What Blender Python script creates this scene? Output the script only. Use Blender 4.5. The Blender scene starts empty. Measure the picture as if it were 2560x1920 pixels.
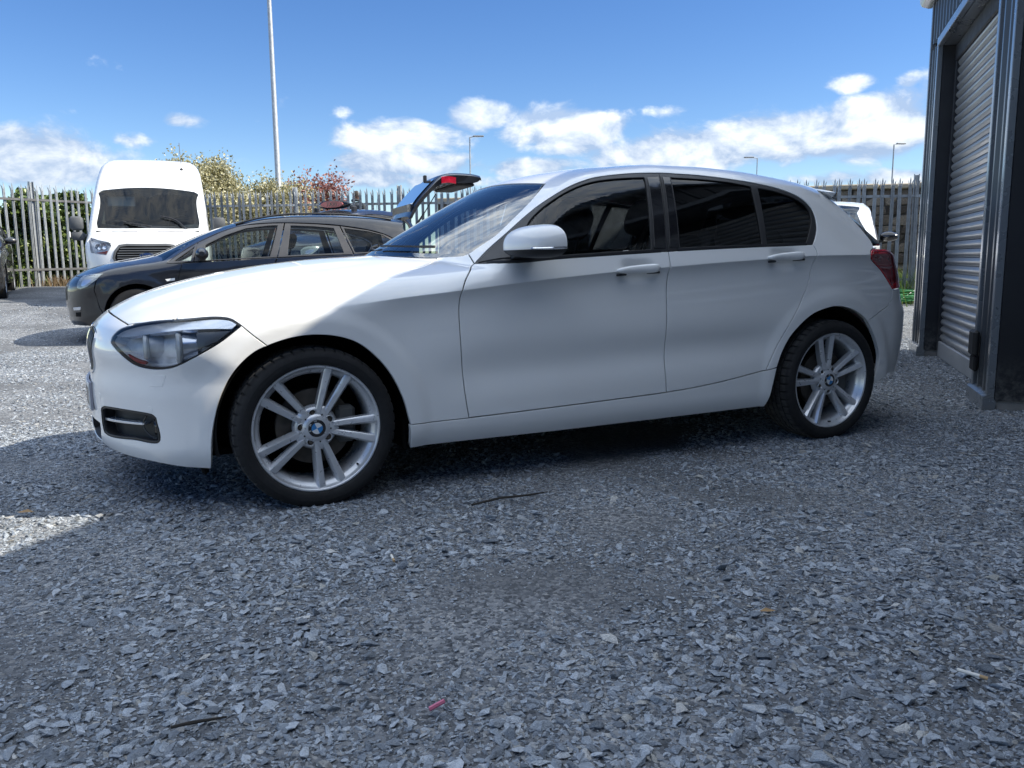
import bpy, math, random
import numpy as np
from mathutils import Matrix, Vector
from mathutils.geometry import delaunay_2d_cdt
random.seed(7); RNG = np.random.default_rng(11)
R_ = math.radians
scene = bpy.context.scene
COL = scene.collection

# ------------------------------------------------------------------ camera
CAM_H = 0.9516
def make_camera():
    cd = bpy.data.cameras.new('camera'); co = bpy.data.objects.new('camera', cd); COL.objects.link(co)
    pt, ro = R_(8.5761), R_(-0.5584)
    Fw = Vector((0, math.cos(pt), -math.sin(pt))); Up = Vector((0, math.sin(pt), math.cos(pt))); Rt = Vector((1, 0, 0))
    R2 = Rt*math.cos(ro) + Up*math.sin(ro); U2 = Up*math.cos(ro) - Rt*math.sin(ro)
    m = Matrix.Identity(4)
    for i in range(3):
        m[i][0] = R2[i]; m[i][1] = U2[i]; m[i][2] = -Fw[i]
    m[0][3], m[1][3], m[2][3] = 0, 0, CAM_H
    co.matrix_world = m
    cd.sensor_fit = 'HORIZONTAL'; cd.sensor_width = 36; cd.lens = 2049.92/2560*36
    cd.clip_start = 0.02; cd.clip_end = 5000
    scene.camera = co
make_camera()

# ------------------------------------------------------------------ light
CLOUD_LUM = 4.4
SUN_EL = 43.8           # degrees above the horizon
SUN_TO = (1.0, -0.05)   # ground direction towards the sun (right of the view, slightly behind it)
def make_light():
    a = math.atan2(SUN_TO[1], SUN_TO[0]); el = R_(SUN_EL)
    d = Vector((math.cos(a)*math.cos(el), math.sin(a)*math.cos(el), math.sin(el)))
    ld = bpy.data.lights.new('sun', 'SUN'); ld.energy = 2.3; ld.angle = R_(0.53); ld.color = (1.0, .93, .80)
    lo = bpy.data.objects.new('sun', ld); COL.objects.link(lo)
    lo.rotation_euler = d.to_track_quat('Z', 'Y').to_euler(); lo.location = d*40
    w = bpy.data.worlds.new('World'); scene.world = w; w.use_nodes = True
    nt = w.node_tree; N = nt.nodes; L = nt.links; N.clear()
    out = N.new('ShaderNodeOutputWorld'); bg = N.new('ShaderNodeBackground'); bg.inputs['Strength'].default_value = 0.15
    L.new(bg.outputs[0], out.inputs[0])
    sky = N.new('ShaderNodeTexSky'); sky.sky_type = 'NISHITA'; sky.sun_disc = False
    sky.sun_elevation = el; sky.sun_rotation = math.pi/2 - a
    sky.air_density = 1.0; sky.dust_density = 0.1; sky.ozone_density = 2.5; sky.altitude = 900
    hs = N.new('ShaderNodeHueSaturation'); hs.inputs['Saturation'].default_value = 1.26; hs.inputs['Value'].default_value = .325; hs.inputs['Hue'].default_value = .510
    L.new(sky.outputs[0], hs.inputs['Color'])
    # fair-weather cumulus, laid out by bearing and height above the horizon
    def M(op, a, b=None, c=None):
        n = N.new('ShaderNodeMath'); n.operation = op
        for i, v in enumerate((a, b, c)):
            if v is None: continue
            if isinstance(v, (int, float)): n.inputs[i].default_value = v
            else: L.new(v, n.inputs[i])
        return n.outputs[0]
    tc = N.new('ShaderNodeTexCoord'); sx = N.new('ShaderNodeSeparateXYZ'); L.new(tc.outputs['Generated'], sx.inputs[0])
    az = M('ARCTAN2', sx.outputs[0], sx.outputs[1]); eln = M('ARCSINE', sx.outputs[2])
    def field(daz, dele, scale, detail):
        cb = N.new('ShaderNodeCombineXYZ'); L.new(M('ADD', sx.outputs[0], daz), cb.inputs[0]); L.new(sx.outputs[1], cb.inputs[1]); L.new(M('MULTIPLY', M('ADD', sx.outputs[2], dele), 1.7), cb.inputs[2])
        nz = N.new('ShaderNodeTexNoise'); nz.inputs['Scale'].default_value = scale; nz.inputs['Detail'].default_value = detail; nz.inputs['Roughness'].default_value = .58; nz.inputs['Distortion'].default_value = .25
        L.new(cb.outputs[0], nz.inputs['Vector']); return nz.outputs['Fac']
    CL = [(-.512,.105,.080,.028,1.), (-.535,.125,.035,.018,.8), (-.125,.145,.066,.019,1.), (-.033,.166,.045,.016,1.), (.062,.151,.066,.024,1.2), (-.126,.114,.072,.013,.9), (-.164,.096,.045,.011,.8), (.016,.108,.07,.013,.8), (-.056,.094,.08,.010,.7),
          (.215,.122,.10,.024,1.), (.316,.134,.09,.027,1.05), (.411,.140,.06,.033,1.1), (.441,.083,.045,.012,.9), (.348,.085,.06,.010,.7), (-.369,.154,.022,.008,.62), (.381,.185,.025,.012,.95), (.436,.182,.013,.009,.6), (-.193,.170,.024,.010,.5), (-.421,.132,.030,.011,.6), (.183,.168,.035,.009,.5), (-.90,.12,.14,.04,1.), (.80,.13,.14,.04,1.), (-1.4,.15,.2,.05,1.), (1.4,.14,.2,.05,1.), (2.2,.16,.3,.06,1.), (-2.3,.15,.3,.06,1.), (3.0,.15,.2,.06,1.)]
    tot = None
    for (a0, e0, sa, se, am) in CL:
        sa *= 1.18; se *= 1.15
        da = M('DIVIDE', M('SUBTRACT', az, a0), sa); de = M('DIVIDE', M('SUBTRACT', eln, e0), se)
        g = M('MULTIPLY', M('EXPONENT', M('MULTIPLY', M('ADD', M('MULTIPLY', da, da), M('MULTIPLY', de, de)), -1.)), am)
        tot = g if tot is None else M('MAXIMUM', tot, g)
    n1 = field(0., 0., 12., 9.); n2 = field(.008, .012, 12., 9.); nb = field(3., 1., 5., 4.)
    # dense unseen cloud overhead, added for fill light, plus the named banks
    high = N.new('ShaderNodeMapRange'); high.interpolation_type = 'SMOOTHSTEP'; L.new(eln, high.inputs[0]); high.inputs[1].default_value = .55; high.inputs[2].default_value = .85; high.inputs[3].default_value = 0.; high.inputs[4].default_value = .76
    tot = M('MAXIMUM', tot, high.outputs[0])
    den = M('ADD', M('MULTIPLY', tot, .62), M('SUBTRACT', M('MULTIPLY', M('SUBTRACT', n1, .5), 1.0), M('MULTIPLY', M('SUBTRACT', .5, nb), .25)))
    mr = N.new('ShaderNodeMapRange'); mr.interpolation_type = 'SMOOTHSTEP'; L.new(den, mr.inputs[0]); mr.inputs[1].default_value = .17; mr.inputs[2].default_value = .40
    lit = N.new('ShaderNodeMapRange'); L.new(M('SUBTRACT', M('ADD', M('MULTIPLY', M('SUBTRACT', n1, n2), 3.2), M('MULTIPLY', den, .9)), .05), lit.inputs[0]); lit.inputs[1].default_value = .02; lit.inputs[2].default_value = .80
    cr = N.new('ShaderNodeValToRGB'); cr.color_ramp.elements[0].color = (.38,.50,.70,1); cr.color_ramp.elements[1].color = (.92,.965,1,1); L.new(lit.outputs[0], cr.inputs[0])
    cs = N.new('ShaderNodeVectorMath'); cs.operation = 'SCALE'; L.new(cr.outputs[0], cs.inputs[0]); lum = N.new('ShaderNodeMapRange'); L.new(eln, lum.inputs[0]); lum.inputs[1].default_value = .12; lum.inputs[2].default_value = .6; lum.inputs[3].default_value = .54*CLOUD_LUM; lum.inputs[4].default_value = CLOUD_LUM; L.new(lum.outputs[0], cs.inputs['Scale'])  # unseen high clouds made brighter than the low ones, for fill light
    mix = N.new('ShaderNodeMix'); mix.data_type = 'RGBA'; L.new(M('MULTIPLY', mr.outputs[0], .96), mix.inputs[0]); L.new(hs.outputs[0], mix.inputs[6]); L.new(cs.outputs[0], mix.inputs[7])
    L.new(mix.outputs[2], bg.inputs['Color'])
    return w, sky, bg
WORLD, SKY, BG = make_light()
scene.view_settings.view_transform = 'Standard'; scene.view_settings.look = 'None'
scene.view_settings.exposure = 1.74; scene.view_settings.gamma = 1.0
scene.view_settings.use_curve_mapping = False
scene.cycles.max_bounces = 10; scene.cycles.transparent_max_bounces = 16
scene.cycles.transmission_bounces = 8; scene.cycles.glossy_bounces = 5; scene.cycles.diffuse_bounces = 4
scene.cycles.use_denoising = True
scene.cycles.caustics_reflective = False; scene.cycles.caustics_refractive = False

def interp(x,xs,ys):
    """monotone cubic (pchip) interpolation, clamped linear outside"""
    xs=np.asarray(xs,float);ys=np.asarray(ys,float);x=np.asarray(x,float)
    h=np.diff(xs);d=np.diff(ys)/h
    m=np.zeros_like(ys);m[0]=d[0];m[-1]=d[-1]
    w1=2*h[1:]+h[:-1];w2=h[1:]+2*h[:-1]
    ok=(d[:-1]*d[1:])>0
    with np.errstate(divide='ignore',invalid='ignore'):
        m[1:-1]=np.where(ok,(w1+w2)/(w1/d[:-1]+w2/d[1:]),0)
    i=np.clip(np.searchsorted(xs,x)-1,0,len(h)-1)
    t=(x-xs[i])/h[i];tc=np.clip(t,0,1)
    y=(2*tc**3-3*tc**2+1)*ys[i]+(tc**3-2*tc**2+tc)*h[i]*m[i]+(-2*tc**3+3*tc**2)*ys[i+1]+(tc**3-tc**2)*h[i]*m[i+1]
    y=np.where(t<0,ys[0]+m[0]*(x-xs[0]),y);y=np.where(t>1,ys[-1]+m[-1]*(x-xs[-1]),y)
    return y
def sstep(a,b,x):
    t=np.clip((x-a)/(b-a),0,1);return t*t*(3-2*t)
def smax(a,b,k):
    h=np.maximum(k-np.abs(a-b),0)/k;return np.maximum(a,b)+h*h*k*.25
def splus(e,k): # soft max(e,0)
    return .5*(e+np.sqrt(e*e+k*k))
class Hatch:
    """white five-door hatchback; x rearwards from the front axle, y<0 the near side, z up"""
    z0=.5;xf=.25;xr=2.6;rA=1.4
    def crease(s,x): return interp(x,[-.7,-.2,.18,.366,.6,.86,1.375,1.655,2,2.25,2.57,2.92,3.2,3.5],[.70,.745,.787,.808,.829,.855,.897,.914,.934,.946,.960,.962,.957,.95])
    def w(s,x,z):
        wp=interp(x,[-.85,-.6,-.4,0,.6,1.6,2.3,2.69,3.0,3.3,3.65],[.83,.852,.864,.876,.873,.876,.880,.880,.858,.81,.72])
        zc=s.crease(x);d=zc-z
        on=sstep(.08,.42,x)
        und=-.025*on*(1-np.exp(-np.maximum(d,0)/.035))*np.exp(-(d/.24)**2)
        k=.0015+.075*(1-sstep(-.25,.3,x))+.004*sstep(2.6,3.1,x)
        e=splus(-d,k)
        up=-.36*e-.32*e*e-e*interp(x,[1.9,2.2,2.6,2.85,3.05,3.3],[0,.02,.14,.36,.62,.9])
        door=sstep(.35,.8,x)*(1-sstep(2.1,2.5,x))
        low=-.019*door*np.exp(-((z-.47-.03*x)/.085)**2)-3.4*np.maximum(.285-z,0)**2
        r1=np.hypot(x,z-.31);r2=np.hypot(x-2.69,z-.315)
        fl=.009*(1-sstep(.415,.475,r1))+.010*(1-sstep(.425,.495,r2))
        haunch=.012*np.exp(-((x-2.75)/.38)**2)*np.exp(-((z-.80)/.16)**2)
        cup=0
        for cx,cz in ((1.475,.896),(2.345,.947)): cup=cup-.024*np.exp(-((np.abs((x-cx)/.082)**4)+np.abs((z-cz)/.044)**4))
        return wp+und+up+low+fl+haunch+cup
    def H(s,x,y):
        kx=interp(x,[-.7,-.3,.3,.55,.95,1.25,1.7],[.10,.10,.25,.55,.38,.22,.0])
        xx=x-kx*y*y
        h=interp(xx,[-.84,-.80,-.743,-.689,-.59,-.398,-.2,.006,.22,.40,.44,.52,.66,.845,1.0,1.10,1.2,1.35,1.55,1.8,2.06,2.36,2.69,2.9,3.05,3.2],
                 [.60,.682,.735,.77,.818,.877,.919,.949,.970,.980,.983,1.018,1.097,1.200,1.280,1.326,1.362,1.397,1.426,1.444,1.445,1.434,1.406,1.384,1.366,1.34])
        c=interp(x,[-.8,-.4,.2,.6,1.2,1.6,3],[.17,.15,.13,.10,.09,.11,.11])
        # hood dish beside the power-dome line
        hd=(1-sstep(.1,.4,xx))*sstep(-.75,-.5,xx)
        dome=-.010*hd*sstep(.34,.46,np.abs(y))
        return h-c*y*y+dome
    def F(s,y,z):
        prof=interp(z,[.13,.19,.26,.33,.40,.46,.54,.62,.70,.76],[-.70,-.785,-.815,-.815,-.818,-.822,-.818,-.832,-.826,-.79])
        ay=np.abs(y)
        return prof+.34*ay*ay+.25*ay**4
    def R(s,y,z):
        prof=interp(z,[.15,.25,.30,.40,.55,.64,.70,.76,.85,.92,.98,1.05,1.16,1.28,1.33],[3.44,3.50,3.53,3.565,3.585,3.585,3.55,3.53,3.49,3.44,3.385,3.325,3.205,3.075,3.03])
        return prof-.34*y*y
    def f(s,P):
        x,y,z=P[...,0],P[...,1],P[...,2];ay=np.abs(y)
        a=(ay-s.w(x,z))/1.02
        e=1e-3
        hx=(s.H(x+e,y)-s.H(x-e,y))/(2*e)
        b=(z-s.H(x,y))/np.sqrt(1+hx*hx)
        kab=interp(x,[-.8,-.2,.4,.7,1.1,1.5,3.2],[.10,.10,.10,.055,.055,.09,.09])
        g=smax(a,b,kab)
        c=(s.F(y,z)-x)*.9
        kf=np.maximum(interp(z,[.2,.5,.62,.8],[.16,.18,.10,.06]),.03)
        g=smax(g,c,kf)
        rr=(x-s.R(y,z))*.8
        g=smax(g,rr,np.maximum(interp(z,[.3,.7,1.0,1.3],[.16,.14,.05,.03]),.02))
        return g
    def grad(s,P,e=8e-4):
        P=np.asarray(P,float);g=np.empty_like(P)
        for i in range(3):
            d=np.zeros(3);d[i]=e
            g[...,i]=s.f(P+d)-s.f(P-d)
        return g/np.maximum(np.linalg.norm(g,axis=-1,keepdims=True),1e-12)
    def cast(s,O,D,tmax,n=90):
        """first crossing met coming from t=tmax down to 0 along O+tD"""
        O=np.atleast_2d(np.asarray(O,float));D=np.atleast_2d(np.asarray(D,float))
        O,D=np.broadcast_arrays(O,D)
        N=len(O);lo=np.zeros(N);hi=np.full(N,float(tmax))
        if n>100:
            found=np.zeros(N,bool);ts=np.linspace(tmax,0,n)
            for a,b in zip(ts[:-1],ts[1:]):
                idx=np.where(~found)[0]
                if not len(idx):break
                v=s.f(O[idx]+b*D[idx]);hit=idx[v<=0]
                found[hit]=True;lo[hit]=b;hi[hit]=a
        for _ in range(9):
            m=.5*(lo+hi);ins=s.f(O+m[:,None]*D)<=0
            lo=np.where(ins,m,lo);hi=np.where(ins,hi,m)
        fl=s.f(O+lo[:,None]*D);fh=s.f(O+hi[:,None]*D)
        for _ in range(4):
            w=np.clip(np.nan_to_num(fl/np.minimum(fl-fh,-1e-12),nan=.5),.02,.98)
            m=lo+w*(hi-lo);v=s.f(O+m[:,None]*D);ins=v<=0
            lo=np.where(ins,m,lo);fl=np.where(ins,v,fl);hi=np.where(ins,hi,m);fh=np.where(ins,fh,v)
        w=np.clip(np.nan_to_num(fl/np.minimum(fl-fh,-1e-12),nan=.5),0,1);lo=lo+w*(hi-lo);hi=lo
        return O+(.5*(lo+hi))[:,None]*D
    # points on the skin given in a view
    def side(s,pts):
        p=np.asarray(pts,float);z=np.zeros(len(p));return s.cast(np.stack([p[:,0],z,p[:,1]],-1),[[0,-1,0]],1.3)
    def top(s,pts):
        p=np.asarray(pts,float);return s.cast(np.stack([p[:,0],p[:,1],0*p[:,0]+.3],-1),[[0,0,1]],2.6)
    def front(s,pts):
        p=np.asarray(pts,float);return s.cast(np.stack([0*p[:,0]+s.xf,p[:,0],p[:,1]],-1),[[-1,0,0]],2.2)
    def rear(s,pts):
        p=np.asarray(pts,float);return s.cast(np.stack([0*p[:,0]+s.xr,p[:,0],p[:,1]],-1),[[1,0,0]],2.2)
    # parameter maps: A around the long axis, B around a vertical axis in front, C around one behind
    def to(s,m,P):
        P=np.asarray(P,float)
        if m=='A': return np.stack([P[:,0],.9*np.arctan2(P[:,2]-s.z0,-P[:,1])],-1)
        if m=='B': return np.stack([.9*np.arctan2(-P[:,1],s.xf-P[:,0]),P[:,2]],-1)
        if m=='C': return np.stack([.9*np.arctan2(-P[:,1],P[:,0]-s.xr),P[:,2]],-1)
    def skin(s,m,uv):
        uv=np.asarray(uv,float);o=0*uv[:,0]
        if m=='A':
            t=uv[:,1]/.9;return s.cast(np.stack([uv[:,0],o,o+s.z0],-1),np.stack([o,-np.cos(t),np.sin(t)],-1),s.rA)
        t=uv[:,0]/.9
        if m=='B': return s.cast(np.stack([o+s.xf,o,uv[:,1]],-1),np.stack([-np.cos(t),-np.sin(t),o],-1),1.7)
        if m=='C': return s.cast(np.stack([o+s.xr,o,uv[:,1]],-1),np.stack([np.cos(t),-np.sin(t),o],-1),1.7)
class Estate(Hatch):
    """black estate car"""
    tum=.40
    def belt(s,x): return interp(x,[-.5,.3,1.5,2.5,3.6],[.84,.93,.985,1.02,1.06])
    def w(s,x,z):
        wp=interp(x,[-.95,-.6,-.4,0,1,2.7,3.2,3.75],[.80,.865,.885,.905,.903,.905,.885,.82])
        e=splus(z-s.belt(x)+.02,.03)
        r1=np.hypot(x,z-.32);fl=.012*(1-sstep(.40,.50,r1))
        cr=.010*np.exp(-((z-.80-.04*x)/.05)**2)*sstep(.2,.7,x)
        return wp-s.tum*e-.10*e*e-2.0*np.maximum(.35-z,0)**2-.012*np.exp(-((z-.5)/.12)**2)*sstep(.4,.8,x)*(1-sstep(2.,2.4,x))+fl+cr
    def H(s,x,y):
        kx=interp(x,[-.9,-.3,.3,1.2,1.7],[.15,.12,.35,.25,0]);xx=x-kx*y*y
        h=interp(xx,[-.94,-.87,-.80,-.66,-.45,-.2,.0,.15,.3,.5,.8,1.1,1.3,1.5,1.9,2.4,3.0,3.5,3.8],[.55,.66,.735,.825,.905,.965,1.00,1.03,1.09,1.185,1.315,1.42,1.465,1.495,1.525,1.53,1.51,1.465,1.43])
        return h-interp(x,[-.9,.5,1.5,3.7],[.14,.10,.10,.10])*y*y
    def F(s,y,z):
        prof=interp(z,[.15,.25,.4,.55,.65,.75],[-.76,-.83,-.85,-.865,-.865,-.83]);ay=np.abs(y)
        return prof+.30*ay*ay+.25*ay**4
    def R(s,y,z):
        return interp(z,[.2,.4,.7,1.0,1.25,1.45],[3.62,3.70,3.72,3.66,3.52,3.38])-.22*y*y
class Mpv(Estate):
    """tall people carrier"""
    def belt(s,x): return interp(x,[-.5,.3,1.5,2.5,3.6],[.92,1.0,1.05,1.08,1.12])
    def H(s,x,y):
        kx=interp(x,[-.9,-.3,.3,1.2,1.7],[.15,.12,.30,.22,0]);xx=x-kx*y*y
        h=interp(xx,[-.98,-.93,-.86,-.7,-.45,-.2,.0,.15,.3,.5,.8,1.05,1.25,1.5,1.9,2.4,3.0,3.5,3.8],[.60,.72,.80,.90,.98,1.03,1.07,1.12,1.20,1.31,1.46,1.565,1.61,1.64,1.665,1.67,1.65,1.60,1.56])
        return h-interp(x,[-.9,.5,1.5,3.7],[.14,.10,.10,.10])*y*y
    def R(s,y,z):
        return interp(z,[.2,.4,.7,1.0,1.3,1.6],[3.50,3.58,3.60,3.56,3.46,3.30])-.22*y*y
class Suv(Mpv):
    tum=.22
class Van(Hatch):
    """medium roof panel van"""
    z0=.8;xf=.6;xr=3.5;rA=2.4
    def w(s,x,z):
        wp=interp(x,[-1.05,-.8,-.4,.4,1.2,5.2],[.90,.95,.985,1.0,1.0,1.0])
        return wp-.075*np.maximum(z-.95,0)-.03*np.maximum(z-1.6,0)**2-1.5*np.maximum(.45-z,0)**2-.008*np.exp(-((z-.62)/.05)**2)
    def H(s,x,y):
        kx=interp(x,[-1.,-.4,.2,.8,1.6],[.10,.18,.20,.12,0]);xx=x-kx*y*y
        h=interp(xx,[-1.08,-1.0,-.92,-.75,-.5,-.36,-.2,.0,.25,.45,.52,.7,.95,1.25,1.6,2.0,5.3],[.78,.98,1.05,1.12,1.20,1.25,1.40,1.58,1.80,1.97,2.03,2.19,2.37,2.53,2.61,2.64,2.64])
        return h-interp(x,[-1,0,1,2],[.10,.06,.05,.04])*y*y
    def F(s,y,z):
        prof=interp(z,[.2,.4,.6,.8,1.0,1.2],[-.93,-1.02,-1.04,-1.03,-.98,-.80]);ay=np.abs(y)
        return prof+.16*ay*ay+.16*ay**6
    def R(s,y,z): return 4.45+0*z-.02*y*y
    def f(s,P):
        x,y,z=P[...,0],P[...,1],P[...,2];ay=np.abs(y)
        a=(ay-s.w(x,z))/1.0;e=1e-3
        hx=(s.H(x+e,y)-s.H(x-e,y))/(2*e);b=(z-s.H(x,y))/np.sqrt(1+hx*hx)
        g=smax(a,b,np.maximum(interp(x,[-1,-.3,.5,1.2],[.16,.10,.12,.20]),.05))
        g=smax(g,(s.F(y,z)-x)*.95,.12)
        return smax(g,x-s.R(y,z),.06)
# ------------------------------------------------------------------ materials
MATS = {}
def pbsdf(name):
    m = bpy.data.materials.new(name); m.use_nodes = True; MATS[name] = m
    nt = m.node_tree; b = nt.nodes['Principled BSDF']
    return m, nt, b
def nd(nt, t, **kw):
    n = nt.nodes.new('ShaderNode'+t)
    for k, v in kw.items(): setattr(n, k, v)
    return n
def ramp(nt, fac, stops):
    r = nd(nt, 'ValToRGB'); e = r.color_ramp.elements
    while len(e) > 1: e.remove(e[-1])
    e[0].position = stops[0][0]; c = stops[0][1]; e[0].color = (*c, 1) if len(c) == 3 else c
    for p, c in stops[1:]:
        x = e.new(p); x.color = (*c, 1) if len(c) == 3 else c
    nt.links.new(fac, r.inputs[0]); return r.outputs[0]
def gray(v): return (v, v, v)
def coords(nt, kind='Object', scale=1.0):
    tc = nd(nt, 'TexCoord')
    if scale == 1.0: return tc.outputs[kind]
    mp = nd(nt, 'Mapping'); mp.inputs['Scale'].default_value = (scale,)*3 if not isinstance(scale, tuple) else scale
    nt.links.new(tc.outputs[kind], mp.inputs[0]); return mp.outputs[0]
def noise(nt, vec, scale, detail=4, rough=.55, out='Fac'):
    n = nd(nt, 'TexNoise'); n.inputs['Scale'].default_value = scale; n.inputs['Detail'].default_value = detail
    n.inputs['Roughness'].default_value = rough; nt.links.new(vec, n.inputs['Vector']); return n.outputs[out]
def bump(nt, b, h, strength=.3, dist=.01):
    n = nd(nt, 'Bump'); n.inputs['Strength'].default_value = strength; n.inputs['Distance'].default_value = dist
    nt.links.new(h, n.inputs['Height']); nt.links.new(n.outputs[0], b.inputs['Normal']); return n
def mat(name, col, rough=.5, metal=0., coat=0., coat_rough=.03, var=.06, vscale=3., spec=.5, bmp=0., bscale=60., sheen=0.):
    """plain procedural material: base colour with soft dirt variation, varied roughness, fine bump"""
    if name in MATS: return MATS[name]
    m, nt, b = pbsdf(name)
    v = coords(nt)
    f = noise(nt, v, vscale, 5)
    lo = tuple(c*(1-var) for c in col); hi = tuple(min(1, c*(1+var)) for c in col)
    nt.links.new(ramp(nt, f, [(.3, lo), (.7, hi)]), b.inputs['Base Color'])
    f2 = noise(nt, v, vscale*4, 4)
    nt.links.new(ramp(nt, f2, [(.3, gray(rough*.88)), (.72, gray(min(1, rough*1.12)))]), b.inputs['Roughness'])
    b.inputs['Metallic'].default_value = metal
    b.inputs['Coat Weight'].default_value = coat; b.inputs['Coat Roughness'].default_value = coat_rough
    b.inputs['Specular IOR Level'].default_value = spec
    if bmp: bump(nt, b, noise(nt, v, bscale, 3), bmp, .004)
    return m
def glass(name, tint, rough=0.0, ior=1.45, alpha_like=True):
    """thin pane: transparent tint plus mirror reflection by fresnel"""
    m = bpy.data.materials.new(name); m.use_nodes = True; MATS[name] = m
    nt = m.node_tree; N = nt.nodes; N.clear()
    out = N.new('ShaderNodeOutputMaterial'); mix = N.new('ShaderNodeMixShader'); tr = N.new('ShaderNodeBsdfTransparent')
    gl = N.new('ShaderNodeBsdfGlossy'); fr = N.new('ShaderNodeFresnel')
    fr.inputs['IOR'].default_value = ior; gl.inputs['Roughness'].default_value = rough
    v = coords(nt); nz = noise(nt, v, 5, 3)
    t0 = tuple(c*.96 for c in tint)
    nt.links.new(ramp(nt, nz, [(.3, t0), (.7, tint)]), tr.inputs[0])
    gl.inputs[0].default_value = (1, 1, 1, 1)
    nt.links.new(fr.outputs[0], mix.inputs[0]); nt.links.new(tr.outputs[0], mix.inputs[1]); nt.links.new(gl.outputs[0], mix.inputs[2])
    nt.links.new(mix.outputs[0], out.inputs[0]); return m

# ------------------------------------------------------------------ objects
def tag(o, label=None, cat=None, group=None, kind=None):
    if label: o['label'] = label
    if cat: o['category'] = cat
    if group: o['group'] = group
    if kind: o['kind'] = kind
    return o
def thing(name, label, cat, loc=(0, 0, 0), rz=0., group=None):
    o = bpy.data.objects.new(name, None); COL.objects.link(o); o.empty_display_size = .2
    o.location = loc; o.rotation_euler = (0, 0, rz); return tag(o, label, cat, group)
def link(name, me, parent=None):
    o = bpy.data.objects.new(name, me); COL.objects.link(o)
    if parent: o.parent = parent
    return o
def copy_tree(o, parent=None):
    c = o.copy(); COL.objects.link(c); c.parent = parent
    for ch in o.children: copy_tree(ch, c)
    return c
def mesh_np(name, V, F, mat_=None, normals=None, smooth=True):
    me = bpy.data.meshes.new(name)
    V = np.asarray(V, float)
    me.from_pydata([tuple(v) for v in V], [], [tuple(int(i) for i in f) for f in F]); me.update()
    if smooth: me.polygons.foreach_set('use_smooth', np.ones(len(me.polygons), bool))
    if normals is not None: me.normals_split_custom_set_from_vertices([tuple(n) for n in normals])
    if mat_: me.materials.append(mat_)
    return me
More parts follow.
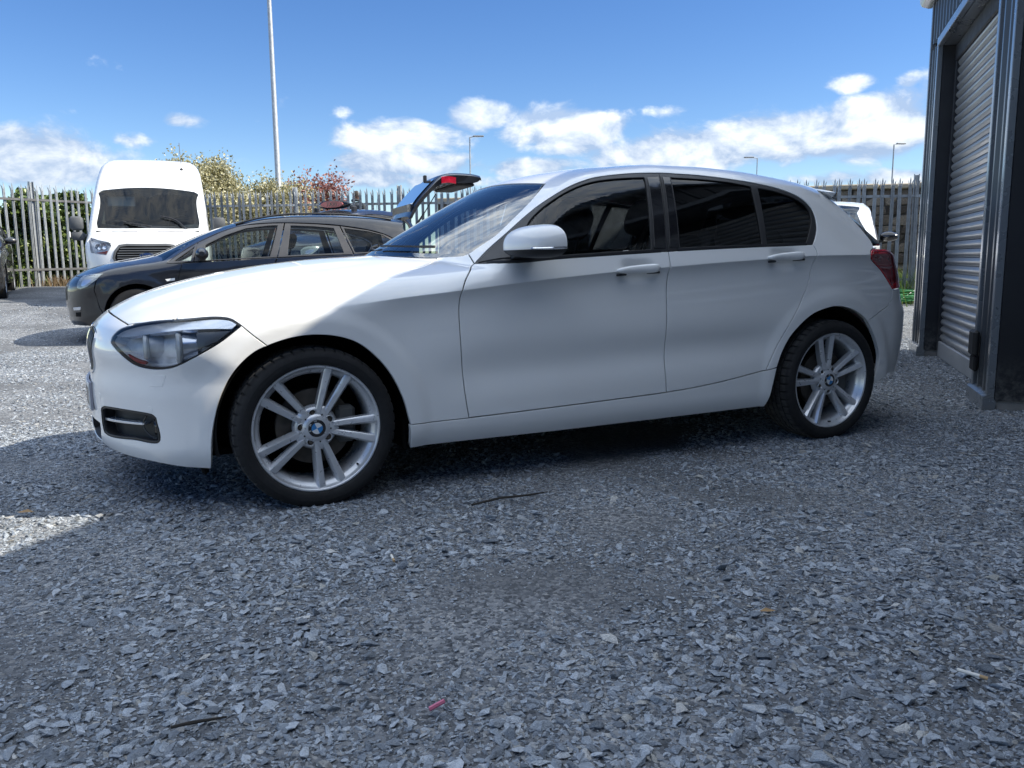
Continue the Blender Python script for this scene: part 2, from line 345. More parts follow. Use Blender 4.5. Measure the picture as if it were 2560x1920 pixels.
class MB:
    """collects shapes into one mesh"""
    def __init__(s): s.V = []; s.F = []
    def add(s, V, F):
        o = len(s.V); s.V += [tuple(map(float, v)) for v in V]; s.F += [tuple(int(i)+o for i in f) for f in F]; return s
    def box(s, a, b, M=None):
        x0, y0, z0 = a; x1, y1, z1 = b
        V = [(x0,y0,z0),(x1,y0,z0),(x1,y1,z0),(x0,y1,z0),(x0,y0,z1),(x1,y0,z1),(x1,y1,z1),(x0,y1,z1)]
        if M is not None: V = [M @ Vector(v) for v in V]
        return s.add(V, [(3,2,1,0),(4,5,6,7),(0,1,5,4),(1,2,6,5),(2,3,7,6),(3,0,4,7)])
    def bbox(s, a, b, r=.01, M=None):
        """box with chamfered edges"""
        V = []; F = []
        c = [(a[i]+b[i])/2 for i in range(3)]; h = [abs(b[i]-a[i])/2 for i in range(3)]; r = min(r, min(h)*.95)
        idx = {}
        for sx in (-1,1):
            for sy in (-1,1):
                for sz in (-1,1):
                    for ax in range(3):
                        p = [c[0]+sx*(h[0]-r), c[1]+sy*(h[1]-r), c[2]+sz*(h[2]-r)]; p[ax] += (sx,sy,sz)[ax]*r
                        idx[(sx,sy,sz,ax)] = len(V); V.append(p)
        I = idx
        for ax in range(3):
            o1, o2 = [(1,2),(2,0),(0,1)][ax]
            for sg in (-1,1):
                q = []
                for (p, w) in ((-1,-1),(1,-1),(1,1),(-1,1)):
                    k = [0,0,0]; k[ax] = sg; k[o1] = p; k[o2] = w; q.append(I[(*k, ax)])
                F.append(q if sg > 0 else q[::-1])
        for ax in range(3):
            o1, o2 = [(1,2),(2,0),(0,1)][ax]
            for p in (-1,1):
                for w in (-1,1):
                    k0 = [0,0,0]; k0[ax] = -1; k0[o1] = p; k0[o2] = w; k1 = list(k0); k1[ax] = 1
                    q = [I[(*k0,o1)], I[(*k1,o1)], I[(*k1,o2)], I[(*k0,o2)]]
                    F.append(q if p*w < 0 else q[::-1])
        for sx in (-1,1):
            for sy in (-1,1):
                for sz in (-1,1):
                    q = [I[(sx,sy,sz,0)], I[(sx,sy,sz,1)], I[(sx,sy,sz,2)]]
                    F.append(q if sx*sy*sz > 0 else q[::-1])
        if M is not None: V = [M @ Vector(v) for v in V]
        return s.add(V, F)
    def loft(s, rings, cap=True, closed=True):
        n = len(rings[0]); V = [p for r in rings for p in r]; F = []
        for i in range(len(rings)-1):
            for j in range(n if closed else n-1):
                k = (j+1) % n; F.append((i*n+j, i*n+k, (i+1)*n+k, (i+1)*n+j))
        if cap and closed: F.append(tuple(range(n))[::-1]); F.append(tuple((len(rings)-1)*n+j for j in range(n)))
        return s.add(V, F)
    def tube(s, path, r, n=8, cap=True):
        P = [Vector(p) for p in path]; rs = r if isinstance(r, (list, tuple)) else [r]*len(P)
        rings = []; up = None
        for i, p in enumerate(P):
            d = (P[min(i+1, len(P)-1)] - P[max(i-1, 0)]).normalized()
            if up is None:
                up = Vector((0,0,1)) if abs(d.z) < .9 else Vector((1,0,0))
            a = d.cross(up).normalized(); b = a.cross(d).normalized(); up = b
            rings.append([p + rs[i]*(math.cos(t)*a + math.sin(t)*b) for t in (2*math.pi*k/n for k in range(n))])
        return s.loft(rings, cap)
    def lathe(s, prof, n=32, axis='y', c=(0,0,0), a0=0., a1=2*math.pi):
        """prof: (radius, along axis)"""
        full = abs(a1-a0-2*math.pi) < 1e-6; m = n if full else n+1
        V = []; F = []
        for r, h in prof:
            for k in range(m):
                t = a0+(a1-a0)*k/n; u, w = r*math.cos(t), r*math.sin(t)
                V.append({'y': (c[0]+u, c[1]+h, c[2]+w), 'z': (c[0]+u, c[1]+w, c[2]+h), 'x': (c[0]+h, c[1]+u, c[2]+w)}[axis])
        for i in range(len(prof)-1):
            for k in range(m if full else m-1):
                j = (k+1) % m
                F.append((i*m+k, i*m+j, (i+1)*m+j, (i+1)*m+k))
        return s.add(V, F)
    def prism(s, poly, h0, h1, axis='z', M=None):
        n = len(poly)
        def P(p, h): return {'z': (p[0], p[1], h), 'y': (p[0], h, p[1]), 'x': (h, p[0], p[1])}[axis]
        V = [P(p, h0) for p in poly] + [P(p, h1) for p in poly]
        if M is not None: V = [M @ Vector(v) for v in V]
        F = [tuple(range(n))[::-1], tuple(range(n, 2*n))] + [(i, (i+1) % n, n+(i+1) % n, n+i) for i in range(n)]
        return s.add(V, F)
    def build(s, name, m, parent=None, ang=35, fix=True):
        me = bpy.data.meshes.new(name); me.from_pydata(s.V, [], s.F); me.update()
        if fix:
            import bmesh
            bm = bmesh.new(); bm.from_mesh(me); bmesh.ops.recalc_face_normals(bm, faces=bm.faces); bm.to_mesh(me); bm.free()
        if ang is not None and len(me.polygons):
            me.polygons.foreach_set('use_smooth', np.ones(len(me.polygons), bool)); me.set_sharp_from_angle(angle=R_(ang))
        if m: me.materials.append(m)
        return link(name, me, parent)
def mirror_y(o, name=None, parent=None):
    """a mirrored copy (far side of a car) of a mesh part"""
    me = o.data; n = len(me.vertices); V = np.empty(n*3); me.vertices.foreach_get('co', V); V = V.reshape(-1, 3); V[:, 1] *= -1
    F = [tuple(p.vertices)[::-1] for p in me.polygons]
    m2 = bpy.data.meshes.new(me.name); m2.from_pydata([tuple(v) for v in V], [], F); m2.update()
    m2.polygons.foreach_set('use_smooth', np.array([p.use_smooth for p in me.polygons]))
    if o.get('_n'): pass
    if me.has_custom_normals:
        cn = np.zeros((n, 3)); c = np.empty(len(me.loops)*3); me.corner_normals.foreach_get('vector', c); c = c.reshape(-1, 3)
        li = np.empty(len(me.loops), int); me.loops.foreach_get('vertex_index', li); cn[li] = c; cn[:, 1] *= -1
        m2.normals_split_custom_set_from_vertices([tuple(v) for v in cn])
    else: m2.set_sharp_from_angle(angle=R_(35))
    for mm in me.materials: m2.materials.append(mm)
    c = link(name or o.name.split('.')[0], m2, parent or o.parent); c.matrix_local = o.matrix_local
    l = c.matrix_local.translation
    if l.length: c.location = (o.location.x, -o.location.y, o.location.z)
    return c

# ------------------------------------------------------------------ panels cut from an implicit body
def in_poly(P, poly):
    x, y = P[:, 0], P[:, 1]; ins = np.zeros(len(P), bool); n = len(poly)
    for i in range(n):
        x0, y0 = poly[i]; x1, y1 = poly[(i+1) % n]
        if y0 == y1: continue
        c = ((y0 > y) != (y1 > y)) & (x < (x1-x0)*(y-y0)/(y1-y0)+x0); ins ^= c
    return ins
def dist_poly(P, poly):
    d = np.full(len(P), 1e9); n = len(poly)
    for i in range(n):
        a = poly[i]; b = poly[(i+1) % n]; ab = b-a; L2 = max((ab**2).sum(), 1e-12)
        t = np.clip(((P-a)@ab)/L2, 0, 1); d = np.minimum(d, np.hypot(P[:, 0]-a[0]-t*ab[0], P[:, 1]-a[1]-t*ab[1]))
    return d
def densify(poly, h):
    out = []; n = len(poly)
    for i in range(n):
        a = np.asarray(poly[i]); b = np.asarray(poly[(i+1) % n]); k = max(1, int(np.ceil(np.linalg.norm(b-a)/h)))
        out += [a+(b-a)*j/k for j in range(k)]
    return np.array(out)
def smooth_line(pts, h=.02):
    """Catmull-Rom through points, for shut lines and outlines (open)"""
    P = np.asarray(pts, float)
    if len(P) < 3: return P
    Q = np.vstack([2*P[0]-P[1], P, 2*P[-1]-P[-2]]); out = []
    for i in range(1, len(Q)-2):
        p0, p1, p2, p3 = Q[i-1], Q[i], Q[i+1], Q[i+2]; k = max(1, int(np.ceil(np.linalg.norm(p2-p1)/h)))
        for j in range(k):
            t = j/k
            out.append(.5*((2*p1)+(-p0+p2)*t+(2*p0-5*p1+4*p2-p3)*t*t+(-p0+3*p1-3*p2+p3)*t**3))
    out.append(P[-1]); return np.array(out)
def ccw(p):
    p = np.asarray(p); a = (p[:, 0]*np.roll(p[:, 1], -1)-np.roll(p[:, 0], -1)*p[:, 1]).sum()
    return p if a > 0 else p[::-1]
def inset_poly(p, d):
    p = ccw(p); e = np.roll(p, -1, 0)-np.roll(p, 1, 0); L = np.maximum(np.linalg.norm(e, axis=1, keepdims=True), 1e-9)
    nrm = np.stack([-e[:, 1], e[:, 0]], -1)/L
    return p+d*nrm
def panel(name, car, m, outline, material, parent, h=.02, holes=(), gap=.0016, lip=.002, flange=.014, off=0., sym=False, hb=None, lines=()):
    """cut the polygon `outline` (in parameter map m) out of the body skin as a sheet with rolled edges"""
    hb = hb or h*.6
    loops = [inset_poly(densify(outline, hb), gap+lip)] + [inset_poly(densify(q, hb), -(gap+lip)) for q in holes]
    if sym:   # half panel of a part that crosses the centre line
        for L in loops: L[:, sym[1]] = np.where(np.abs(L[:, sym[1]]-sym[0]) < 3*(gap+lip), sym[0], L[:, sym[1]])
    O = loops[0]; lo = O.min(0); hi = O.max(0)
    gx = np.arange(lo[0]+h*.5, hi[0], h); gy = np.arange(lo[1]+h*.5, hi[1], h)
    G = np.stack(np.meshgrid(gx, gy), -1).reshape(-1, 2)
    G = G[in_poly(G, O)]
    for L in loops:
        if len(G): G = G[dist_poly(G, L) > h*.5]
    for L in loops[1:]:
        if len(G): G = G[~in_poly(G, L)]
    xl = []
    for q in lines:
        q = np.asarray(q); k = in_poly(q, O) & (dist_poly(q, O) > .004)
        for L in loops[1:]: k &= ~in_poly(q, L)
        q = q[k]
        if len(q) < 2: continue
        if len(G): G = G[np.min([np.hypot(G[:, 0]-a[0], G[:, 1]-a[1]) for a in q], axis=0) > h*.30]
        xl.append(q)
    pts = np.vstack(loops+xl+([G] if len(G) else []))
    edges = []; o = 0
    for L in loops:
        k = len(L); edges += [(o+i, o+(i+1) % k) for i in range(k)]; o += k
    for q in xl:
        edges += [(o+i, o+i+1) for i in range(len(q)-1) if np.linalg.norm(q[i+1]-q[i]) < .05]; o += len(q)
    r = delaunay_2d_cdt([Vector(p) for p in pts], edges, [], 0, 1e-7)
    uv = np.array([tuple(v) for v in r[0]]); F = np.array([f for f in r[2] if len(f) == 3])
    cen = uv[F].mean(1); keep = in_poly(cen, O)
    for L in loops[1:]: keep &= ~in_poly(cen, L)
    ar = np.abs((uv[F[:, 1], 0]-uv[F[:, 0], 0])*(uv[F[:, 2], 1]-uv[F[:, 0], 1])-(uv[F[:, 1], 1]-uv[F[:, 0], 1])*(uv[F[:, 2], 0]-uv[F[:, 0], 0]))*.5
    F = F[keep & (ar > 4e-7)]
    used = np.unique(F); re = np.full(len(uv), -1); re[used] = np.arange(len(used)); uv = uv[used]; F = re[F]
    P = car.skin(m, uv); n = car.grad(P); P = P+off*n
    fn = np.cross(P[F[:, 1]]-P[F[:, 0]], P[F[:, 2]]-P[F[:, 0]])
    flip = (fn*n[F].sum(1)).sum(1) < 0; F[flip] = F[flip][:, ::-1]
    # boundary
    from collections import defaultdict
    cnt = defaultdict(int)
    for a, b, c in F:
        for e in ((a, b), (b, c), (c, a)): cnt[e] += 1
    bd = [e for e in cnt if (e[1], e[0]) not in cnt]
    if sym: bd = [e for e in bd if not (abs(uv[e[0], sym[1]]-sym[0]) < 1e-6 and abs(uv[e[1], sym[1]]-sym[0]) < 1e-6)]
    V = [tuple(p) for p in P]; NN = [tuple(q) for q in n]; FF = [tuple(f) for f in F]
    T = defaultdict(lambda: np.zeros(3))
    for a, b in bd:
        t = np.cross(P[b]-P[a], n[a]); T[a] += t; T[b] += t
    r2 = {}; r3 = {}; r4 = {}
    for a, t in T.items():
        t = t/max(np.linalg.norm(t), 1e-12); nv = n[a]
        p2 = P[a]+t*lip-nv*lip*.8; n2 = t*.75+nv*.66
        r2[a] = len(V); V.append(tuple(p2)); NN.append(tuple(n2/np.linalg.norm(n2)))
        r3[a] = len(V); V.append(tuple(p2)); NN.append(tuple(t))
        r4[a] = len(V); V.append(tuple(p2-nv*flange)); NN.append(tuple(t))
    for a, b in bd:
        FF.append((b, a, r2[a], r2[b])); FF.append((r3[b], r3[a], r4[a], r4[b]))
    if sym:  # mirror the half across y=0
        k = len(V); V2 = [(x, -y, z) for x, y, z in V]; N2 = [(x, -y, z) for x, y, z in NN]
        V += V2; NN += N2; FF += [tuple(i+k for i in f[::-1]) for f in FF]
    return link(name, mesh_np(name, V, FF, material, NN), parent)

# ------------------------------------------------------------------ ground
def gz(X, Y):
    """the yard rises towards the back left"""
    X = np.asarray(X, float); Y = np.asarray(Y, float)
    left = 1-sstep(-4., 8., X)
    return (.33*sstep(9.0, 16.0, Y)+.10*sstep(15.5, 19., Y)*sstep(-8., -10.5, X))*(.08+.92*left) + .02*sstep(9, 14, Y)
def gravel_material():
    m, nt, b = pbsdf('slate_gravel'); L = nt.links
    v = coords(nt)
    vo = nd(nt, 'TexVoronoi'); vo.inputs['Scale'].default_value = 85; vo.inputs['Randomness'].default_value = 1
    warp = nd(nt, 'Mapping'); warp.inputs['Scale'].default_value = (1, 1, 0.2); L.new(v, warp.inputs[0]); L.new(warp.outputs[0], vo.inputs['Vector'])
    sep = nd(nt, 'SeparateColor'); L.new(vo.outputs['Color'], sep.inputs[0])
    chip = ramp(nt, sep.outputs[0], [(0., (.06,.065,.072)), (.35, (.17,.18,.195)), (.7, (.30,.31,.325)), (.93, (.40,.405,.41)), (1., (.52,.51,.49))])
    fine = noise(nt, v, 260, 5); big = noise(nt, v, .9, 4)
    dirt = ramp(nt, fine, [(.35, (.062,.066,.072)), (.65, (.135,.14,.148))])
    mx = nd(nt, 'Mix', data_type='RGBA'); L.new(ramp(nt, big, [(.40, gray(.25)), (.62, gray(.9))]), mx.inputs[0]); L.new(dirt, mx.inputs[6]); L.new(chip, mx.inputs[7])
    # the far yard is trodden finer and paler
    L.new(mx.outputs[2], b.inputs['Base Color']); b.inputs['Roughness'].default_value = .92; b.inputs['Specular IOR Level'].default_value = .25
    h = nd(nt, 'Math', operation='MULTIPLY_ADD'); L.new(sep.outputs[1], h.inputs[0]); h.inputs[1].default_value = .6; L.new(fine, h.inputs[2])
    d2 = nd(nt, 'Math', operation='SUBTRACT'); L.new(h.outputs[0], d2.inputs[0]); L.new(vo.outputs['Distance'], d2.inputs[1])
    bump(nt, b, d2.outputs[0], .7, .008)
    return m
GRAVEL = gravel_material()
def build_ground():
    xs = np.unique(np.concatenate([np.linspace(-600, -40, 8), np.linspace(-40, 40, 61), np.linspace(40, 600, 8)]))
    ys = np.unique(np.concatenate([np.linspace(-120, -10, 4), np.linspace(-10, 45, 56), np.linspace(45, 1500, 9)]))
    X, Y = np.meshgrid(xs, ys); Z = gz(X, Y); V = np.stack([X, Y, Z], -1).reshape(-1, 3); n = len(xs)
    F = [(j*n+i, j*n+i+1, (j+1)*n+i+1, (j+1)*n+i) for j in range(len(ys)-1) for i in range(n-1)]
    o = link('ground', mesh_np('ground', V, F, GRAVEL)); tag(o, kind='structure')
build_ground()

def stone_material():
    m, nt, b = pbsdf('slate_stone'); L = nt.links
    oi = nd(nt, 'ObjectInfo'); v = coords(nt)
    base = ramp(nt, oi.outputs['Random'], [(0., (.17,.19,.215)), (.3, (.28,.312,.355)), (.62, (.40,.44,.49)), (.88, (.54,.58,.63)), (.965, (.34,.33,.31)), (.985, (.46,.45,.42)), (1., (.66,.65,.63))])
    n = noise(nt, v, 2.2, 5, .6)
    mx = nd(nt, 'Mix', data_type='RGBA', blend_type='MULTIPLY'); mx.inputs[0].default_value = 1
    L.new(base, mx.inputs[6]); L.new(ramp(nt, n, [(.3, gray(.72)), (.7, gray(1.12))]), mx.inputs[7]); L.new(mx.outputs[2], b.inputs['Base Color'])
    b.inputs['Roughness'].default_value = .78; b.inputs['Specular IOR Level'].default_value = .35
    bump(nt, b, noise(nt, v, 6, 5), .5, .08)
    return m
STONE = stone_material()
def build_gravel():
    import bmesh
    rng = np.random.default_rng(3)
    src = bpy.data.collections.new('stone_shapes')
    for k in range(16):
        n = rng.integers(9, 15); p = rng.normal(size=(n, 3)); p /= np.linalg.norm(p, axis=1, keepdims=True); p *= rng.uniform(.75, 1.0, (n, 1))
        p *= np.array([1., rng.uniform(.5, .85), rng.uniform(.22, .5)])
        bm = bmesh.new(); vs = [bm.verts.new(q) for q in p]; r = bmesh.ops.convex_hull(bm, input=vs)
        bmesh.ops.delete(bm, geom=[g for g in r['geom_interior'] if isinstance(g, bmesh.types.BMVert)], context='VERTS')
        me = bpy.data.meshes.new('stone'); bm.to_mesh(me); bm.free(); me.materials.append(STONE)
        src.objects.link(bpy.data.objects.new('stone_%02d' % k, me))
    # value noise for bare and heaped patches
    G = rng.random((64, 64))
    def vn(x, y, s):
        u = x*s+20; w = y*s+20; i = np.floor(u).astype(int) % 63; j = np.floor(w).astype(int) % 63; a = u-np.floor(u); c = w-np.floor(w); a = a*a*(3-2*a); c = c*c*(3-2*c)
        return (G[i, j]*(1-a)+G[i+1, j]*a)*(1-c)+(G[i, j+1]*(1-a)+G[i+1, j+1]*a)*c
    P = []; S = []
    def scatter(n, x0, x1, y0, y1, smin, smax, pw, patch):
        x = rng.uniform(x0, x1, n); y = rng.uniform(y0, y1, n)
        k = (np.abs(x-.1*y) < 1.0+y*.74)  # a wide wedge of yard
        dens = .55*vn(x, y, 1.3)+.45*vn(x+7, y, 3.1)
        dens = dens-.20*np.exp(-((x-.15-.22*(y-2.6))/.32)**2)*sstep(1.2, 2.2, y)-.14*np.exp(-((x+1.25-.22*(y-2.6))/.28)**2)
        heap = sstep(2.6, 1.2, y+.25*np.abs(x-.9))*.35+sstep(1.2, 2.4, x)*.22
        k &= rng.random(n) < np.clip((dens+heap-patch)*3.2+.12, 0, 1)
        s = smin*(smax/smin)**(rng.random(n)**pw)
        P.append(np.stack([x[k], y[k]], -1)); S.append(s[k])
    scatter(30000, -2.5, 3.2, .9, 4.2, .011, .026, 2.0, .34)
    scatter(1600, -2.0, 2.8, .9, 3.2, .020, .034, 1.6, .34)     # large shards (half length)
    scatter(120000, -3.2, 3.8, .9, 4.8, .006, .0125, 1.3, .24)
    scatter(130000, -3.2, 3.8, .9, 4.2, .003, .0065, 1.0, .10)
    scatter(90000, -5.5, 6.0, 4.2, 9.5, .009, .021, 1.8, .22)
    scatter(60000, -5.5, 6.0, 4.2, 9.5, .005, .009, 1.0, .2)
    scatter(26000, -9.0, 8.0, 9.0, 14.0, .009, .022, 1.6, .25)
    P = np.vstack(P); S = np.concatenate(S); N = len(P)
    # nothing inside the shed
    wd = np.array([.3256, .9455]); wn = np.array([-.9455, .3256]); rel = P-np.array([3.05, 5.02])
    ok = ~((rel@wn < -.22) & (rel@wd < 3.5)); P = P[ok]; S = S[ok]; N = len(P)
    Z = gz(P[:, 0], P[:, 1])+S*rng.uniform(-.02, .22, N)
    me = bpy.data.meshes.new('gravel'); me.from_pydata(np.column_stack([P, Z]).tolist(), [], [])
    tilt = np.where(rng.random(N) < .2, .5, .17)
    rot = np.stack([rng.normal(0, 1, N)*tilt, rng.normal(0, 1, N)*tilt, rng.uniform(0, 6.283, N)], -1).astype(np.float32)
    scl = np.stack([S*rng.uniform(.85, 1.3, N), S, S*rng.uniform(.7, 1.2, N)], -1).astype(np.float32)
    a = me.attributes.new('rot', 'FLOAT_VECTOR', 'POINT'); a.data.foreach_set('vector', rot.ravel())
    a = me.attributes.new('scl', 'FLOAT_VECTOR', 'POINT'); a.data.foreach_set('vector', scl.ravel())
    a = me.attributes.new('idx', 'INT', 'POINT'); a.data.foreach_set('value', rng.integers(0, 16, N).astype(np.int32))
    o = link('gravel', me); tag(o, 'loose blue grey slate chippings spread over the yard', 'gravel', kind='stuff')
    ng = bpy.data.node_groups.new('spread_stones', 'GeometryNodeTree')
    ng.interface.new_socket('Geometry', in_out='INPUT', socket_type='NodeSocketGeometry'); ng.interface.new_socket('Geometry', in_out='OUTPUT', socket_type='NodeSocketGeometry')
    gi = ng.nodes.new('NodeGroupInput'); go = ng.nodes.new('NodeGroupOutput'); ip = ng.nodes.new('GeometryNodeInstanceOnPoints')
    ci = ng.nodes.new('GeometryNodeCollectionInfo'); ci.inputs['Collection'].default_value = src; ci.inputs['Separate Children'].default_value = True; ci.inputs['Reset Children'].default_value = True
    def attr(nm, t):
        n = ng.nodes.new('GeometryNodeInputNamedAttribute'); n.data_type = t; n.inputs['Name'].default_value = nm
        return [s for s in n.outputs if s.enabled and s.name == 'Attribute'][0]
    L = ng.links
    L.new(gi.outputs[0], ip.inputs['Points']); L.new(ci.outputs[0], ip.inputs['Instance']); ip.inputs['Pick Instance'].default_value = True
    L.new(attr('idx', 'INT'), ip.inputs['Instance Index']); L.new(attr('rot', 'FLOAT_VECTOR'), ip.inputs['Rotation']); L.new(attr('scl', 'FLOAT_VECTOR'), ip.inputs['Scale'])
    L.new(ip.outputs[0], go.inputs[0])
    md = o.modifiers.new('stones', 'NODES'); md.node_group = ng
build_gravel()

# ------------------------------------------------------------------ clad workshop with roller doors
CLAD = mat('anthracite_cladding', (.050,.058,.068), .34, var=.10, vscale=2, coat=.25, coat_rough=.2, spec=.6)
FLASH = mat('anthracite_flashing', (.17,.19,.215), .28, var=.02, vscale=1.2, metal=.3, coat=.5, coat_rough=.12, spec=.7)
JAMB = mat('dark_jamb', (.012,.013,.017), .6, var=.2)
SHUT = mat('shutter_steel', (.36,.365,.37), .34, metal=.5, var=.04, vscale=1.5, coat=.2)
SHUT_BAR = mat('shutter_foot_bar', (.42,.43,.44), .4, metal=.4, var=.1)
CONC = mat('concrete', (.26,.25,.235), .9, var=.2, vscale=9, bmp=.4, bscale=70)
def splash(m, amt=.5, top=.35):
    """grey mud thrown up on the foot of the wall"""
    nt = m.node_tree; b = nt.nodes['Principled BSDF']; old = b.inputs['Base Color'].links[0].from_socket; g = nd(nt, 'NewGeometry'); sp = nd(nt, 'SeparateXYZ'); nt.links.new(g.outputs['Position'], sp.inputs[0])
    mr = nd(nt, 'MapRange'); nt.links.new(sp.outputs[2], mr.inputs[0]); mr.inputs[1].default_value = top; mr.inputs[2].default_value = .02
    n = ramp(nt, noise(nt, g.outputs['Position'], 22, 6, .7), [(.42, gray(0)), (.62, gray(1))])
    k = nd(nt, 'Math', operation='MULTIPLY'); nt.links.new(mr.outputs[0], k.inputs[0]); nt.links.new(n, k.inputs[1]); k2 = nd(nt, 'Math', operation='MULTIPLY'); nt.links.new(k.outputs[0], k2.inputs[0]); k2.inputs[1].default_value = amt
    mx = nd(nt, 'Mix', data_type='RGBA'); nt.links.new(k2.outputs[0], mx.inputs[0]); nt.links.new(old, mx.inputs[6]); mx.inputs[7].default_value = (.22,.215,.20,1); nt.links.new(mx.outputs[2], b.inputs['Base Color'])
for _m in (CLAD, FLASH, JAMB, SHUT): splash(_m)
SHED0 = (2.985, 5.02, 0); SHED_RZ = math.atan2(.9455, .3256)
def build_shed():
    root = thing('workshop', 'dark grey metal clad workshop with steel roller doors', 'building', SHED0, SHED_RZ)
    H = 3.36; DEPTH = 9.0; U0, U1 = -16.0, 3.55; DH = 2.86; REC = .15
    opens = [(-2.98, 0.0), (.50, 3.02), (-6.46, -3.48), (-9.94, -6.96), (-13.4, -10.44)]
    def ribbed(name, ua, ub, za, zb):
        """trapezoid ribbed sheet in the wall plane, facing +y"""
        pitch = .17; prof = []; u = ua
        k = 0; base = math.ceil(ua/pitch-1e-6)*pitch
        pts = [(ua, .0)]
        c = base
        while c < ub-.02:
            if c-.032 > ua and c+.032 < ub: pts += [(c-.032,0),(c-.016,.026),(c+.016,.026),(c+.032,0)]
            c += pitch
        pts.append((ub, 0))
        m = MB(); a = [(p[0], p[1], za) for p in pts]; b = [(p[0], p[1], zb) for p in pts]; n = len(pts)
        m.add(a+b, [(i, i+1, n+i+1, n+i) for i in range(n-1)])
        m.add([(ua,-.02,za),(ub,-.02,za),(ub,-.02,zb),(ua,-.02,zb)], [(0,1,2,3)])
        return m.build(name, CLAD, root, None)
    op = sorted(opens); edges = [U0]
    for a, b in op: edges += [a, b]
    edges.append(U1)
    for i in range(0, len(edges), 2):
        ribbed('wall_cladding', edges[i]+(.06 if i else 0), edges[i+1]-.06 if i < len(edges)-2 else edges[i+1]-.03, .10, DH+.04 if True else H)
    ribbed('wall_cladding', U0, U1-.03, DH+.10, H)
    for a, b in op:
        REC = .15 if a > 0 else .34
        for u, d in ((a, -1), (b, 1)):       # corner flashings of the opening
            m = MB(); m.bbox((min(u, u+d*.055), -.01, .06), (max(u, u+d*.055), .034, DH+.055), .004); m.build('door_flashing', FLASH, root)
            m = MB(); m.box((min(u, u+d*.02), -REC-.06, .06), (max(u, u+d*.02), -.012, DH), None); m.build('door_jamb', JAMB, root, None)
            m = MB(); m.bbox((min(u, u-d*.055), -REC-.03, .06), (max(u, u-d*.055), -REC+.035, DH), .006); m.build('shutter_guide', JAMB, root)
        m = MB(); m.bbox((a-.055, -.012, DH), (b+.055, .036, DH+.075), .004); m.build('door_flashing', FLASH, root)
        m = MB(); m.box((a, -REC-.06, DH-.004), (b, -.016, DH+.02)); m.build('door_soffit', FLASH, root, None)
        m = MB(); m.bbox((a, -REC-.05, DH-.16), (b, -REC+.04, DH-.006), .01); m.build('shutter_hood', JAMB, root)
        # curved laths, one object each, sharing a mesh
        pitch = .0715; n = int((DH-.20-.15)/pitch)+1; lath = None
        for k in range(n):
            z = .155+k*pitch
            if lath is None:
                m = MB(); prof = [(-REC+.000,.0)]+[(-REC+.002+.017*math.sin(math.pi*t), .004+.0595*t) for t in np.linspace(0.02, .98, 8)]+[(-REC+.0,.0655),(-REC-.006,.0690),(-REC-.006,.0)]
                m.loft([[(u, y, zz) for y, zz in prof] for u in (a+.03, b-.03)]); o = m.build('shutter_lath', SHUT, root, 50); lath = o.data
            else: o = link('shutter_lath', lath, root)
            o.location = (0, 0, z)
        m = MB(); m.bbox((a+.03, -REC-.012, .004), (b-.03, -REC+.028, .152), .006); m.build('shutter_foot', SHUT_BAR, root)
        m = MB(); m.box((a+.01, -REC-.3, -.08), (b-.01, -.02, -.004)); m.build('door_threshold', CONC, root, None)
    # plinth flashing at the foot of each pier
    for i in range(0, len(edges), 2):
        a, b = edges[i], edges[i+1]; m = MB(); m.loft([[(u,.012,.105),(u,.055,.085),(u,.058,.0),(u,.0,-.05),(u,-.02,.05)] for u in (a-.01 if i else a, b+.01)]); m.build('foot_flashing', FLASH, root, 20)
        m = MB(); m.box((a+.012, -REC-.2, -.06), (b-.012, -.004, .062)); m.build('plinth', CONC, root, None)
    # end walls, back and roof
    m = MB(); m.bbox((U1-.05, -.05, .06), (U1+.004, .036, H), .004); m.build('corner_flashing', FLASH, root)
    m = MB(); m.box((U1-.10, -DEPTH, -.05), (U1-.02, -.05, H)); m.build('end_wall', CLAD, root, None)
    m = MB(); m.box((U0, -DEPTH, -.05), (U0+.08, -.05, H)); m.build('end_wall', CLAD, root, None)
    m = MB(); m.box((U0, -DEPTH, -.05), (U1-.02, -DEPTH+.08, H)); m.build('back_wall', CLAD, root, None)
    m = MB(); R = []
    for u in (U0-.12, U1+.08): R.append([(u,.02,H+.10),(u,-DEPTH/2,H+.75),(u,-DEPTH-.1,H+.10),(u,-DEPTH-.1,H+.02),(u,-DEPTH/2,H+.66),(u,.02,H+.02)])
    m.loft(R); rf = m.build('roof', CLAD, root, 20)
    m = MB(); g = [(0.0,-.02),(.03,-.02),(.085,.0),(.105,.03),(.110,.085),(.118,.100),(.118,.122),(.10,.122),(.10,.09),(.095,.04),(.03,.02),(0.0,.02)]
    m.loft([[(u, y+.030, H+z+.01) for y, z in g] for u in (U0-.12, U1+.10)]); m.build('gutter', FLASH, root, 30)
    m = MB(); m.box((U0-.12, -.03, H-.002), (U1+.10, .06, H+.012)); m.build('soffit', FLASH, root, None)
    # rubber cover on the pier beside the shutter
    m = MB(); m.bbox((.30, .036, .30), (.46, .075, .47), .015); m.build('guide_cover', mat('rubber_cover', (.02,.02,.02), .7, var=.3), root)
    m = MB(); m.bbox((.31, .034, .20), (.45, .062, .30), .01); m.build('guide_bracket', LINER_B, root)
LINER_B = mat('black_bracket', (.008,.008,.009), .8, var=.2)
build_shed()

